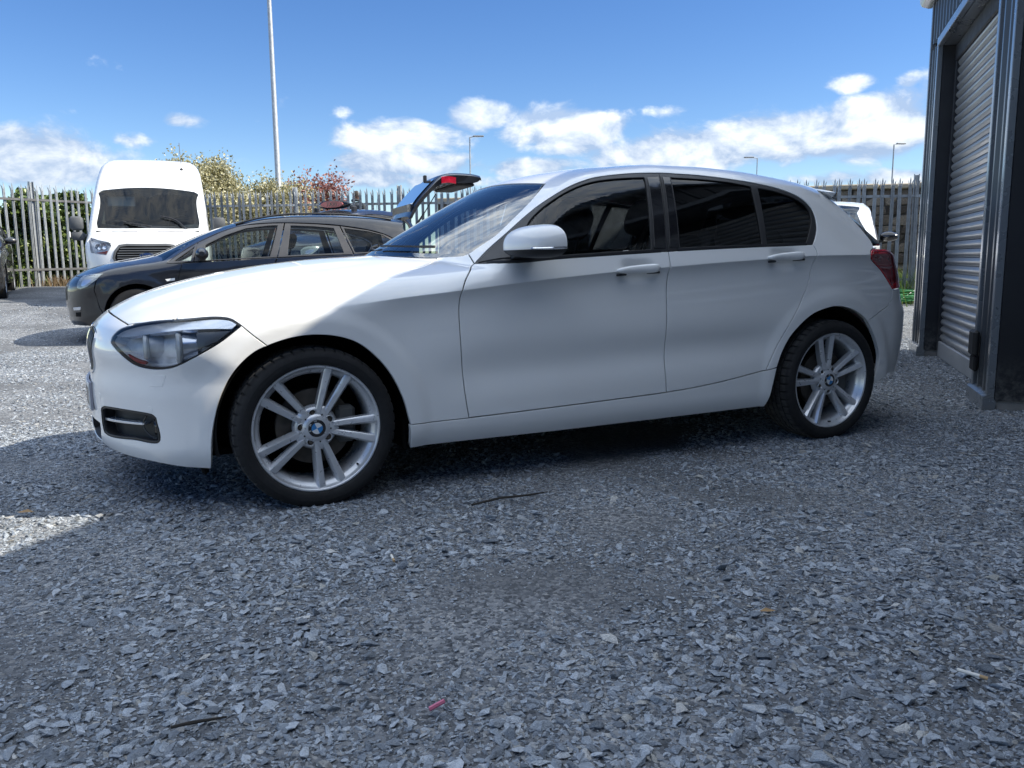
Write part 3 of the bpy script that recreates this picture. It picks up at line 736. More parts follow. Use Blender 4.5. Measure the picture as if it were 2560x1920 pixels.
# ------------------------------------------------------------------ shared car materials
PAINT_WHITE = mat('white_paint', (.80, .80, .79), .38, coat=1., coat_rough=.02, var=.012, vscale=1.2)
PAINT_WHITE.node_tree.nodes['Principled BSDF'].inputs['Coat IOR'].default_value = 1.6
BLACK_TRIM = mat('satin_black_trim', (.020, .020, .022), .45, var=.2)
GLOSS_BLACK = mat('gloss_black', (.010, .010, .012), .12, coat=.6, var=.1)
PLASTIC_DARK = mat('dark_plastic', (.022, .022, .024), .62, var=.25, bmp=.15, bscale=250)
LINER = mat('wheel_liner_black', (.007, .007, .007), .9, var=.3, spec=.15)
RUBBER = mat('tyre_rubber', (.010, .010, .011), .80, var=.35, vscale=9, bmp=.12, bscale=160)
def _dusty(m):
    nt = m.node_tree; b = nt.nodes['Principled BSDF']; tc = nd(nt, 'TexCoord'); sp = nd(nt, 'SeparateXYZ'); nt.links.new(tc.outputs['Object'], sp.inputs[0])
    cb = nd(nt, 'CombineXYZ'); nt.links.new(sp.outputs[0], cb.inputs[0]); nt.links.new(sp.outputs[2], cb.inputs[2]); ln = nd(nt, 'VectorMath', operation='LENGTH'); nt.links.new(cb.outputs[0], ln.inputs[0])
    mr = nd(nt, 'MapRange'); nt.links.new(ln.outputs['Value'], mr.inputs[0]); mr.inputs[1].default_value = .3125; mr.inputs[2].default_value = .3165
    old = b.inputs['Base Color'].links[0].from_socket; mx = nd(nt, 'Mix', data_type='RGBA'); nt.links.new(mr.outputs[0], mx.inputs[0]); nt.links.new(old, mx.inputs[6])
    nt.links.new(ramp(nt, noise(nt, tc.outputs['Object'], 30, 5), [(.3, gray(.035)), (.7, (.085,.083,.08))]), mx.inputs[7]); nt.links.new(mx.outputs[2], b.inputs['Base Color'])
_dusty(RUBBER)
ALLOY = mat('silver_alloy', (.66, .67, .69), .30, metal=.50, coat=.35, coat_rough=.12, var=.05, vscale=14)
CHROME = mat('chrome', (.80, .80, .82), .10, metal=1., var=.03)
IRON = mat('rusty_iron', (.10, .085, .07), .65, metal=.5, var=.4, vscale=20)
SEAT = mat('black_seat_cloth', (.010, .010, .011), .9, var=.2, vscale=30, bmp=.2, bscale=400, spec=.2)
TRIM_GREY = mat('interior_grey', (.30, .30, .29), .8, var=.06)
GLASS_CLEAR = glass('clear_glass', (.92, .96, .94), ior=1.52)
GLASS_WIND = glass('windscreen_glass', (.60, .70, .74), ior=2.9)
GLASS_DARK = glass('privacy_glass', (.035, .04, .045), ior=1.5)
GLASS_LENS = glass('lamp_lens', (.94, .95, .96), ior=1.28)
RED_LENS = mat('red_lens', (.48, .012, .02), .12, coat=1., var=.25, vscale=10)
RED_DARK = mat('dark_red_lens', (.20, .006, .010), .10, coat=1., var=.2, vscale=10)
LAMP_HOUSING = mat('lamp_housing', (.74, .75, .77), .32, metal=.10, var=.25, vscale=12)
LAMP_SILVER = mat('lamp_silver', (.72, .75, .80), .16, metal=.7, var=.1)
LAMP_TUBE = mat('lamp_light_tube', (.88, .88, .85), .10, coat=1., var=.05)
RED_REFLECTION = mat('painted_red_reflection', (.42, .035, .04), .25, coat=.6, var=.2)  # colour of a red reflection painted into the headlight
BADGE_BLUE = mat('badge_blue', (.03, .22, .52), .25, coat=.8, var=.05)
BADGE_WHITE = mat('badge_white', (.75, .76, .76), .3, coat=.6, var=.05)
BADGE_BLACK = mat('badge_black', (.01, .01, .012), .25, coat=.6, var=.05)
PLATE_WHITE = mat('plate_white', (.78, .78, .76), .35, var=.05, coat=.3)

def text_part(name, s, size, material, parent, M, extrude=.0006, align='CENTER'):
    cu = bpy.data.curves.new(name, 'FONT'); cu.body = s; cu.size = size; cu.extrude = extrude; cu.align_x = align; cu.align_y = 'CENTER'; cu.resolution_u = 3
    ob = bpy.data.objects.new(name, cu); COL.objects.link(ob)
    dg = bpy.context.evaluated_depsgraph_get(); me = bpy.data.meshes.new_from_object(ob.evaluated_get(dg))
    bpy.data.objects.remove(ob); bpy.data.curves.remove(cu)
    me.transform(M); me.materials.clear(); me.materials.append(material); me.name = name
    return link(name, me, parent)

def ring_wall(car, m, outline, o0, o1, h=.015):
    L = densify(ccw(outline), h); P = car.skin(m, L); n = car.grad(P)
    return [tuple(p) for p in P+o0*n], [tuple(p) for p in P+o1*n]
def wall_mesh(name, car, m, outline, o0, o1, material, parent, floor=True):
    a, b = ring_wall(car, m, outline, o0, o1); mb = MB(); mb.loft([a, b], cap=False)
    o = mb.build(name, material, parent)
    if floor: panel(name, car, m, outline, material, o, off=o1, gap=0, lip=.0003, flange=.001, h=.03)
    return o

# ------------------------------------------------------------------ alloy wheel
def make_wheel(parent, loc, steer=0., spin=0., detail=True):
    """axis along y, outer face towards -y, origin at the centre of the rim lip"""
    W = MB()
    W.lathe([(.252,.012),(.252,.003),(.2485,0),(.2440,.0005),(.2405,.004),(.2385,.012),(.231,.022),(.222,.030),(.2155,.042),(.2125,.06),(.212,.15),(.222,.19),(.245,.2)], 96)
    w = W.build('wheel', ALLOY, parent, 40); w.location = loc; w.rotation_euler = (0, 0, steer)
    # tyre with grooves and shoulder blocks
    prof = [(.2490,.010),(.2515,.002),(.256,-.006),(.264,-.0105),(.274,-.0125),(.286,-.0125),(.2865,-.0118),(.297,-.0095),(.3055,-.004),(.3105,.002),(.3140,.009),(.3162,.018),(.3172,.030),(.3175,.0420),(.3095,.0430),(.3095,.0500),(.3180,.0510),(.3185,.078),(.3105,.079),(.3105,.087),(.3187,.088),
            (.3187,.110),(.3105,.111),(.3105,.119),(.3185,.120),(.318,.147),(.3095,.148),(.3095,.155),(.3175,.156),(.3162,.18),(.311,.196),(.298,.208),(.275,.212),(.25,.19)]
    n = 288; V = []; F = []
    for k in range(n):
        t = 2*math.pi*k/n
        for i, (r, y) in enumerate(prof):
            rr = r
            if 8 <= i <= 13 and k % 6 == 0: rr -= .0055*min(1, (i-7)/2)
            if 16 <= i <= 17 and (k+2) % 6 == 0: rr -= .004
            if 20 <= i <= 21 and (k+3) % 6 == 0: rr -= .004
            if 24 <= i <= 29 and (k+1) % 6 == 0: rr -= .004
            V.append((rr*math.cos(t), y, rr*math.sin(t)))
    m = len(prof)
    for k in range(n):
        j = (k+1) % n
        for i in range(m-1): F.append((k*m+i, k*m+i+1, j*m+i+1, j*m+i))
    T = MB().add(V, F); T.build('tyre', RUBBER, w, 30)
    # hub
    H = MB(); H.lathe([(.0,.0185),(.033,.0185),(.0345,.0165),(.037,.0165),(.044,.020),(.0520,.023),(.058,.030),(.060,.036),(.074,.038),(.083,.044),(.090,.062)], 60)
    H.build('hub', ALLOY, w, 40)
    for k in range(5):
        a = R_(30+72*k)+spin; c = (.060*math.cos(a), 0, .060*math.sin(a))
        B = MB()
        B.lathe([(.0165,.026),(.0150,.0245),(.0135,.026),(.0125,.0335)], 20, c=c)
        B.build('bolt_recess', ALLOY, w, 40)
        B = MB(); B.lathe([(.0128,.0338),(.0,.0338)], 20, c=c); B.lathe([(.0075,.0336),(.0075,.0275),(.0062,.026),(0,.027)], 6, c=c)
        B.build('lug_bolt', IRON, w, 30)
        pa = R_(66+72*k)+spin
        D = MB(); cc = (.0560*math.cos(pa), 0, .0560*math.sin(pa)); D.lathe([(.0034,.0215),(0,.0213)], 10, c=cc); D.build('bolt_hole', LINER, w, 30)
        for sd in (-1, 1):
            rings = []
            for r in (.040,.055,.070,.085,.105,.130,.160,.190,.215,.234,.2415):
                u = (r-.04)/.2
                t = sd*(.0105+.0325*u**.95) ; wd = .0245+.0125*u
                ax = .026-.0045*math.sin(u*math.pi*.5)-.012*u**3 + .004*(1-min(1, u*6))
                if r > .238: ax += .003
                dp = .030+.008*(1-u)
                # ridge on the pair's outer flank for one spoke, inner for the other
                pr = .20 if sd > 0 else .20
                sec = [(-.5*wd-.002, ax+dp), (-.5*wd, ax+.0065), (-.36*wd, ax+.0030), (pr*wd, ax-.0012), (pr*wd+.0020, ax-.0006), (.5*wd, ax+.0115), (.5*wd+.003, ax+dp)]
                e = (math.cos(pa), math.sin(pa)); q = (-math.sin(pa), math.cos(pa))
                sgn = -1
                rings.append([(r*e[0]+(t+sgn*s)*q[0], y, r*e[1]+(t+sgn*s)*q[1]) for s, y in sec])
            S = MB(); S.loft(rings); S.build('spoke', ALLOY, w, 25)
        # web that ties the pair to the hub
        G = MB(); rings = []
        for r, hw, y in ((.040,.024,.026),(.056,.022,.0245),(.072,.017,.0265),(.084,.010,.030),(.090,.004,.034)):
            e = (math.cos(pa), math.sin(pa)); q = (-math.sin(pa), math.cos(pa))
            rings.append([(r*e[0]+s*q[0], yy, r*e[1]+s*q[1]) for s, yy in ((-hw,.055),(-hw,y+.002),(-hw*.6,y),(hw*.6,y),(hw,y+.002),(hw,.055))])
        G.loft(rings); G.build('spoke_web', ALLOY, w, 30)
    # centre badge
    c = MB(); c.lathe([(.0345,.0165),(.0345,.0150),(.0335,.0142),(.0228,.0140),(0,.0140)], 40); c.build('centre_cap', BADGE_BLACK, w, 35)
    for q in range(4):
        a0 = q*math.pi/2+spin+R_(24); pts = [(0, 0)]+[(.0222*math.cos(a0+i*math.pi/20), .0222*math.sin(a0+i*math.pi/20)) for i in range(11)]
        B = MB().prism(pts, .0141, .0132, 'y'); B.build('badge_quarter', BADGE_BLUE if q % 2 else BADGE_WHITE, w, None)
    for i, ch in enumerate('BMW'):
        a = R_(197-48*i)+spin*.0
        r = .0285
        M = Matrix.Translation((r*math.cos(a), .0138, r*math.sin(a))) @ Matrix.Rotation(-(a-math.pi/2), 4, 'Y') @ Matrix.Rotation(math.pi/2, 4, 'X')
        text_part('badge_letter', ch, .0115, BADGE_WHITE, w, M, .0003)
    v = MB(); va = R_(-46)+spin; v.tube([(.226*math.cos(va), .030, .226*math.sin(va)), (.222*math.cos(va), .012, .222*math.sin(va))], .0045, 8); v.build('valve', PLASTIC_DARK, w)
    # brake
    d = MB(); d.lathe([(.05,.058),(.085,.058),(.086,.072),(.150,.072),(.150,.094),(.07,.094)], 48); d.build('brake_disc', IRON, w, 30)
    cp = MB(); cp.bbox((.085,.052,-.075),(.165,.125,.075), .015); o = cp.build('brake_caliper', mat('caliper_grey', (.12,.12,.115), .6, metal=.3, var=.3), w, 30)
    b = MB(); b.lathe([(.222,.205),(.0,.205)], 40); b.build('wheel_back', LINER, w)
    return w

def seat_shape(name, parent, x, y, z, wd, hgt, tilt, material, rest=True):
    """back, cushion and headrest of a car seat; forward is -x"""
    def pill(mb, c, half, M, e=3.2, n=28, k=11):
        rings = []
        for i in range(k):
            t = -1+2*i/(k-1); s = max(1e-3, (1-abs(t)**e))**(1/e)
            ring = []
            for j in range(n):
                a = 2*math.pi*j/n; ca, sa = math.cos(a), math.sin(a)
                r = (abs(ca)**e+abs(sa)**e)**(-1/e)*s
                ring.append(M @ Vector((c[0]+half[0]*r*ca, c[1]+half[1]*r*sa, c[2]+half[2]*t)))
            rings.append(ring)
        mb.loft(rings)
    M = Matrix.Translation((x, y, z)) @ Matrix.Rotation(R_(tilt), 4, 'Y')
    b = MB(); pill(b, (0,0,hgt/2), (.075, wd/2, hgt/2), M); o = b.build('seat', material, parent, 60)
    b = MB(); pill(b, (-.27,0,.0), (.29, wd/2, .08), Matrix.Translation((x, y, z+.02))); b.build('cushion', material, o, 60)
    if rest:
        b = MB(); pill(b, (-.02,0,hgt+.165), (.055, .150, .105), M, 2.6); b.build('headrest', material, o, 60)
        for s in (-.065, .065):
            b = MB(); b.tube([M @ Vector((0, s, hgt-.03)), M @ Vector((-.012, s, hgt+.10))], .007, 8); b.build('headrest_post', PLASTIC_DARK, o)
    return o

# ------------------------------------------------------------------ the white hatchback
YAW = R_(25.0546); LAT = (-math.sin(YAW), math.cos(YAW))
CAR0 = (-.75885+.868*LAT[0], 3.13795+.868*LAT[1], 0)
def build_hatchback():
    car = Hatch()
    root = thing('hatchback_car', 'white five-door hatchback with silver alloy wheels parked across the gravel yard', 'car', CAR0, YAW)
    A = lambda pts: car.to('A', car.side(pts))
    At = lambda pts: car.to('A', car.top(pts))
    Bs = lambda pts: car.to('B', car.side(pts))
    Bt = lambda pts: car.to('B', car.top(pts))
    Bf = lambda pts: car.to('B', car.front(pts))
    Cs = lambda pts: car.to('C', car.side(pts))
    Cr = lambda pts: car.to('C', car.rear(pts))
    sl = smooth_line
    J = lambda *a: np.vstack(a)
    arch_f = sl([(-.394,.181),(-.390,.289),(-.373,.381),(-.345,.472),(-.296,.556),(-.236,.614),(-.176,.644),(-.085,.670),(.006,.677),(.100,.664),(.182,.629),(.259,.559),(.310,.484),(.348,.395),(.372,.299)])
    arch_r = sl([(2.302,.406),(2.335,.478),(2.392,.562),(2.474,.633),(2.560,.677),(2.686,.700),(2.805,.680),(2.890,.642),(2.940,.605),(3.003,.522),(3.050,.420),(3.040,.341),(3.004,.271)])
    sill_top = sl([(.372,.292),(.637,.295),(1.047,.306),(1.640,.327),(1.938,.352),(2.236,.394)], .05)
    door_f = sl([(.730,.940),(.668,.905),(.626,.855),(.607,.786),(.606,.662),(.611,.537),(.622,.379),(.634,.295)])
    door_m = sl([(1.656,.986),(1.652,.934),(1.645,.852),(1.642,.755),(1.639,.545),(1.635,.440),(1.640,.327)], .03)
    door_r = sl([(2.544,1.018),(2.552,.970),(2.526,.903),(2.505,.820),(2.456,.731),(2.375,.614),(2.286,.482),(2.236,.394)])
    belt = sl([(.730,.940),(.886,.944),(1.060,.958),(1.285,.970),(1.656,.988),(1.924,.999),(2.224,1.009),(2.544,1.018)], .05)
    dlo = sl([(.730,.940),(.815,1.010),(.913,1.085),(.991,1.144),(1.070,1.199),(1.145,1.243),(1.224,1.282),(1.307,1.312),(1.395,1.334),(1.562,1.355),(1.733,1.364),(1.845,1.363),(1.969,1.359),(2.101,1.350),(2.238,1.337),(2.350,1.324),(2.433,1.311),(2.510,1.293),(2.576,1.270),(2.620,1.240),(2.643,1.205),(2.640,1.160),(2.618,1.106),(2.583,1.060),(2.544,1.018)])
    ws_edge = sl([(.735,.981),(.787,1.015),(.856,1.060),(.937,1.123),(1.023,1.189),(1.110,1.256)])
    hood_l = sl([(-.477,.750),(-.461,.768),(-.436,.781),(-.399,.795),(-.255,.829),(-.08,.853),(.10,.878),(.243,.898),(.364,.908),(.490,.921),(.585,.945),(.640,.968)])
    hl_top = sl([(-.708,.655),(-.701,.674),(-.691,.686),(-.667,.706),(-.61,.727),(-.543,.740),(-.472,.747),(-.363,.756),(-.303,.751),(-.279,.737),(-.261,.722)])
    hl_bot = sl([(-.261,.722),(-.298,.694),(-.346,.660),(-.414,.621),(-.487,.580),(-.519,.569),(-.557,.564),(-.600,.567),(-.632,.577),(-.659,.597),(-.679,.617),(-.698,.639),(-.708,.655)])
    bump_f = np.array([(-.261,.722),(-.220,.682),(-.176,.644)])
    bump_r = sl([(3.168,.774),(3.161,.733),(3.136,.701),(3.099,.677),(2.930,.612)])
    tl_front = sl([(3.168,.774),(3.120,.820),(3.056,.878),(2.980,.925),(2.952,.945),(2.948,.970),(2.970,.988),(3.005,.996)])
    ihl = int(np.argmin(np.abs(hl_top[:, 0]+.472)))
    iar = int(np.argmin(np.abs(arch_r[:, 0]-2.935)+10*(arch_r[:, 1] < .55)))
    iaf = int(np.argmin(np.abs(arch_f[:, 0]+.176)))
    VC = .9*math.pi/2
    body = 'body'
    cx_ = np.arange(.05, 3.0, .012); cz_ = car.crease(cx_)
    crease = [A(np.stack([cx_, cz_+d], -1)) for d in (.010, .0022, -.0022, -.010, -.022)]
    # --- paint panels
    fender = J(A(hood_l), At([(.447+.66*y*y, y) for y in (-.575,-.605,-.635)]), A([(.735,.981)]), A(door_f), A(sill_top[::-1][np.searchsorted(-sill_top[::-1][:, 0], -.634):]), A(arch_f[::-1][:len(arch_f)-iaf]), A(bump_f[::-1][1:]), A(hl_top[::-1][1:len(hl_top)-ihl]))
    p = panel('front_fender', car, 'A', fender, PAINT_WHITE, root, h=.018, flange=.018, lines=crease); mirror_y(p)
    yy = np.linspace(0, -.52, 14)
    header = At([(1.13+.20*y*y, y) for y in yy])
    hatch_edge = sl([(3.005,.996),(3.030,1.042),(3.020,1.150),(2.990,1.240),(2.965,1.290)])
    rearroof = At([(2.985-.10*y*y, y) for y in np.linspace(-.50, 0, 12)])
    bodyp = J(header, A(ws_edge[::-1]), A(dlo[:-1]), A(door_r), A(arch_r[:iar+1]), A(bump_r[::-1][1:]), A(tl_front[1:]), A(hatch_edge[1:]), rearroof)
    panel(body, car, 'A', bodyp, PAINT_WHITE, root, h=.02, sym=(VC, 1), flange=.018, lines=crease)
    fd = J(A(belt[belt[:, 0] < 1.65]), A(door_m), A(sill_top[::-1][(sill_top[::-1][:, 0] < 1.63) & (sill_top[::-1][:, 0] > .64)]), A(door_f[::-1][:-1]))
    p = panel('front_door', car, 'A', fd, PAINT_WHITE, root, h=.014, gap=.0030, lines=crease); q = mirror_y(p); doors = [p, q]
    rd = J(A(belt[belt[:, 0] > 1.665]), A(door_r[1:]), A(sill_top[::-1][(sill_top[::-1][:, 0] > 1.65)][1:]), A(door_m[::-1]))
    p = panel('rear_door', car, 'A', rd, PAINT_WHITE, root, h=.014, gap=.0030, lines=crease); q = mirror_y(p); rdoors = [p, q]
    sill = J(A(sill_top), A([(2.302,.404),(2.250,.205),(1.6,.197),(1.064,.191),(.377,.188)]))
    p = panel('sill', car, 'A', sill, PAINT_WHITE, root, h=.03, flange=.03); mirror_y(p)
    hood_front = Bt_ = car.top([(-.715+.24*y*y, y) for y in np.linspace(0, -.55, 14)])
    cowl = car.top([(.425+.70*y*y, y) for y in np.linspace(-.54, 0, 14)])
    hood = J(car.to('A', hood_front), A(hl_top[(hl_top[:, 0] > -.60) & (hl_top[:, 0] < -.49)]), A(hood_l), car.to('A', cowl))
    panel('hood', car, 'A', hood, PAINT_WHITE, root, h=.02, sym=(VC, 1), gap=.0022)
    # --- front bumper
    low = sl([(-.773,.225),(-.740,.213),(-.687,.206),(-.635,.203),(-.569,.198),(-.481,.186),(-.394,.181)])
    fog = sl([(-.764,.369),(-.753,.389),(-.69,.396),(-.600,.393),(-.577,.383),(-.571,.364),(-.569,.286),(-.653,.283),(-.745,.273),(-.762,.302),(-.764,.369)], .012)[:-1]
    kid = sl([(-.050,.655),(-.075,.684),(-.14,.693),(-.24,.690),(-.315,.676),(-.338,.645),(-.325,.590),(-.297,.535),(-.262,.512),(-.20,.506),(-.11,.508),(-.07,.530),(-.055,.59),(-.050,.655)], .012)[:-1]
    zc = np.array([[0, z] for z in np.linspace(.748, .235, 20)])
    bumper = J(car.to('B', hood_front), Bs(hl_top[(hl_top[:, 0] < -.615)][::-1]), Bs(hl_bot[::-1][1:]), Bs(bump_f[1:]), Bs(arch_f[:iaf][::-1]), Bs(low[::-1][1:]), Bf([(-.2,.222),(-.1,.222)]), zc[::-1][:-1]*np.array([1,1]))
    inlet = Bf(sl([(-.02,.31),(-.30,.31),(-.335,.30),(-.33,.245),(-.30,.235),(-.02,.235)], .02))
    fp = panel('front_bumper', car, 'B', bumper, PAINT_WHITE, root, h=.018, sym=(0., 0), holes=[Bs(fog), Bf(kid), inlet], flange=.02)
    wall_mesh('lower_inlet', car, 'B', inlet, -.004, -.05, PLASTIC_DARK, fp)
    # --- kidney grille
    for s in (1, -1):
        a, b = ring_wall(car, 'B', Bf(kid), .004, -.012); g = MB()
        a2, _ = ring_wall(car, 'B', inset_poly(Bf(kid), .012), .001, -.02)
        g.loft([b, a, a2, _], cap=False)
        o = g.build('kidney_grille', CHROME, root, 40)
        fl = panel('grille_back', car, 'B', Bf(kid), LINER, o, off=-.04, gap=0, lip=.0003, flange=.001, h=.03)
        for k in range(9):
            y = -.075-.028*k; zz = [z for z in np.linspace(.515, .688, 9)]
            inside = [z for z in zz if in_poly(np.array([[y, z]]), kid)[0]]
            if len(inside) < 3: continue
            P = car.front([(y+.006*math.sin((z-.5)*14), z) for z in inside]); rings = []
            for q in P: rings.append([(q[0]+dx, q[1]+dy, q[2]) for dx, dy in ((.004,-.0022),(.0015,0),(.004,.0022),(.032,.0022),(.032,-.0022))])
            sb = MB(); sb.loft(rings); sb.build('grille_slat', BLACK_TRIM if k % 2 else mat('slat_grey', (.2,.2,.21), .25, metal=.7), o)
        if s == -1:
            for ob in [o]+list(o.children):
                V = np.empty(len(ob.data.vertices)*3); ob.data.vertices.foreach_get('co', V); V[1::3] *= -1; ob.data.vertices.foreach_set('co', V); ob.data.flip_normals()
    # --- fog intake, both sides
    for s in (1, -1):
        fo = wall_mesh('bumper_intake', car, 'B', Bs(fog), .0015, -.05, PLASTIC_DARK, root)
        rim = panel('intake_rim', car, 'B', inset_poly(Bs(fog), -.002), BLACK_TRIM, fo, off=-.002, gap=0, lip=.0015, flange=.01, h=.02, holes=[inset_poly(Bs(fog), .0075)])
        sl_o = Bs(sl([(-.761,.338),(-.70,.345),(-.622,.350),(-.622,.343),(-.70,.336),(-.761,.328)], .01))
        panel('intake_slat', car, 'B', sl_o, LAMP_SILVER, fo, off=-.010, gap=0, lip=.001, flange=.03, h=.008)
        P = car.side([(-.578,.298)])[0]; n = car.grad(P)
        ring = [(-.612,.378),(-.625,.350),(-.618,.322),(-.600,.302),(-.582,.293)]
        Q = car.side(ring); nn = car.grad(Q); m = MB(); m.tube([tuple(q-.012*w) for q, w in zip(sl(Q, .008), sl(nn, .008)[:len(sl(Q,.008))] if len(sl(nn,.008)) == len(sl(Q,.008)) else np.repeat(nn[:1], len(sl(Q,.008)), 0))], .003, 6); m.build('lamp_ring', BLACK_TRIM, fo)
        L = MB(); c = car.side([(-.595,.338)])[0]; c = c-.03*car.grad(c); L.lathe([(.034,0),(.030,-.006),(.0,-.010)], 24, 'x', c); L.build('fog_lamp', GLOSS_BLACK, fo)
        if s == -1: flip_tree(fo)
    # --- small bumper things
    for s in (1, -1):
        wp = Bs(np.array([(-.570,.541),(-.527,.543),(-.542,.499),(-.586,.497)]))
        o = panel('washer_cover', car, 'B', wp, PAINT_WHITE, root, h=.012, off=.0012, gap=0, lip=.0014, flange=.002)
        if s == -1: flip_tree(o)
        for (x, z) in ((-.589,.410), (-.765,.43)):
            c = Bs([(x, z)])[0]; circ = np.array([c+.012*np.array([math.cos(t), math.sin(t)]) for t in np.linspace(0, 2*math.pi, 20)[:-1]])
            o = panel('parking_sensor', car, 'B', circ, PAINT_WHITE, root, h=.008, off=.001, gap=0, lip=.0012, flange=.002)
            if s == -1: flip_tree(o)
    # --- head lamps
    hl = np.vstack([hl_top, hl_bot[1:-1]])
    for s in (1, -1):
        H = Bs(hl)
        lamp = wall_mesh('headlight', car, 'B', inset_poly(H, .001), -.003, -.062, LAMP_HOUSING, root)
        panel('lamp_gasket', car, 'B', H, BLACK_TRIM, lamp, off=-.0025, gap=.0005, lip=.0008, flange=.012, h=.02, holes=[inset_poly(densify(H, .01), .0045)])
        panel('lamp_lens', car, 'B', H, GLASS_LENS, lamp, off=.0005, gap=.001, lip=.001, flange=.004, h=.02)
        brow = Bs(sl([(-.690,.680),(-.660,.702),(-.607,.721),(-.540,.734),(-.470,.741),(-.363,.750),(-.303,.745),(-.276,.730)], .015))
        brow2 = Bs(sl([(-.295,.712),(-.370,.716),(-.450,.714),(-.530,.704),(-.600,.692),(-.650,.680)], .015))
        panel('brow_trim', car, 'B', J(brow, brow2), LAMP_SILVER, lamp, off=-.006, gap=0, lip=.001, flange=.02, h=.012)
        louv = Bs(np.array([(-.300,.708),(-.420,.706),(-.420,.640),(-.350,.668)]))
        lo = panel('louvre_panel', car, 'B', louv, mat('louvre_grey', (.16,.165,.17), .4, metal=.2), lamp, off=-.012, gap=0, lip=.001, flange=.03, h=.02)
        for k in range(6):
            z = .652+.010*k; x1 = -.415; x0 = max(-.31, -.31) if z > .69 else -.31-(.69-z)*1.25
            P = car.side(np.linspace((x1, z), (x0, z), 5)); nn = car.grad(P); m = MB(); m.tube([tuple(p-.015*w) for p, w in zip(P, nn)], .0018, 5); m.build('louvre_rib', BLACK_TRIM, lamp)
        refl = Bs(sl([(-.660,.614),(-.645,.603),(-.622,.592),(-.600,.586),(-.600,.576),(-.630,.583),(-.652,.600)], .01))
        panel('reflector_or_reflection', car, 'B', refl, RED_REFLECTION, lamp, off=-.010, gap=0, lip=.001, flange=.01, h=.01)  # red reflection in the lamp, put in as a coloured panel
        for (x, z, r) in ((-.612,.653,.040), (-.500,.650,.052)):
            c = car.side([(x, z)])[0]; n = car.grad(c)
            c = c-(.050 if r < .045 else .060)*n
            t = MB(); t.lathe([(r+.010*math.cos(a), -.012+.011*math.sin(a)) for a in np.linspace(0, 2*math.pi, 13)], 28, 'x', c); t.build('light_ring', LAMP_TUBE, lamp)
            t = MB(); t.lathe([(r+.004,.05),(r+.004,.0),(r-.006,-.006),(r*.75,-.018),(0,-.026)], 28, 'x', c); t.build('projector', LAMP_SILVER if r > .045 else LAMP_HOUSING, lamp)
        bezel = Bs(sl([(-.560,.700),(-.450,.708),(-.425,.640),(-.487,.600),(-.560,.590)], .015))
        panel('lamp_bezel', car, 'B', bezel, LAMP_HOUSING, lamp, off=-.058, gap=0, lip=.001, flange=.004, h=.02)
        if s == -1: flip_tree(lamp)
    # --- number plate
    P = car.front([(0,.41)])[0]
    def plate_x(y, d): return float(car.front([(y, .41)])[0][0])-d
    ys_ = np.linspace(-.26, .26, 21); xs_ = [plate_x(y, 0) for y in ys_]
    def curved(name, y0, y1, z0, z1, d0, d1, mt, par):
        yy_ = np.linspace(y0, y1, max(3, int((y1-y0)/.03)+2)); m = MB()
        m.loft([[(np.interp(y, ys_, xs_)-d1, y, z0), (np.interp(y, ys_, xs_)-d1, y, z1), (np.interp(y, ys_, xs_)-d0, y, z1), (np.interp(y, ys_, xs_)-d0, y, z0)] for y in yy_]); return m.build(name, mt, par, 30)
    curved('plate_holder', -.26, .26, .352, .470, .001, .010, mat('plate_holder_grey', (.30,.30,.34), .4), root)
    pl = curved('number_plate', -.257, .257, .356, .466, .0105, .014, PLATE_WHITE, root)
    for k, yy in enumerate((-.222,-.155,-.088,.0,.075,.15,.22)):     # unreadable dark characters
        curved('plate_character', yy-.024, yy-.008, .372, .450, .0142, .0148, BADGE_BLACK, pl); curved('plate_character', yy+.010, yy+.024, .372, .450, .0142, .0148, BADGE_BLACK, pl)
        z_ = .395+.012*(k % 3); curved('plate_character', yy-.008, yy+.010, z_, z_+.014, .0142, .0147, BADGE_BLACK, pl)
    # --- glazing
    ws = J(At([(1.118+.22*y*y, y) for y in np.linspace(0, -.50, 14)]), A(ws_edge[::-1][3:]), At([(.455+.64*y*y, y) for y in np.linspace(-.64, 0, 16)]))
    panel('windscreen', car, 'A', ws, GLASS_WIND, root, off=-.004, sym=(VC, 1), gap=-.004, lip=.001, flange=.003, h=.018)
    band = J(At([(1.128+.20*y*y, y) for y in np.linspace(0, -.51, 14)]), A(ws_edge[::-1]), At([(.437+.66*y*y, y) for y in np.linspace(-.66, 0, 16)]))
    Pe = car.side(ws_edge[::-1]); inn = car.to('A', car.top(np.stack([Pe[2:-2, 0]-.012, Pe[2:-2, 1]+.042], -1)))
    hole = J(At([(1.085+.22*y*y, y) for y in np.linspace(0, -.455, 14)]), inn, At([(.500+.60*y*y, y) for y in np.linspace(-.575, 0, 16)]))
    panel('windscreen_band', car, 'A', np.vstack([band, hole[::-1]]), GLOSS_BLACK, root, off=-.009, sym=(VC, 1), gap=-.001, lip=.0004, flange=.001, h=.02)
    cw = J(At([(.400+.70*y*y, y) for y in np.linspace(0, -.52, 14)]), At([(.465+.66*y*y, y) for y in np.linspace(-.53, 0, 14)]))
    panel('cowl', car, 'A', cw, PLASTIC_DARK, root, off=-.016, sym=(VC, 1), gap=0, lip=.001, flange=.01, h=.03)
    gf = sl([(.930,.967),(.950,1.06),(.985,1.118),(1.055,1.176),(1.123,1.219),(1.201,1.259),(1.297,1.295),(1.399,1.318),(1.524,1.332),(1.640,1.339)], .02)
    gf = np.vstack([gf, [(1.640,1.332),(1.565,.999),(1.327,.987),(1.12,.976)]])
    gr = np.array([(1.794,1.343),(1.957,1.340),(2.135,1.329),(2.268,1.311),(2.215,1.021),(1.728,1.006)])
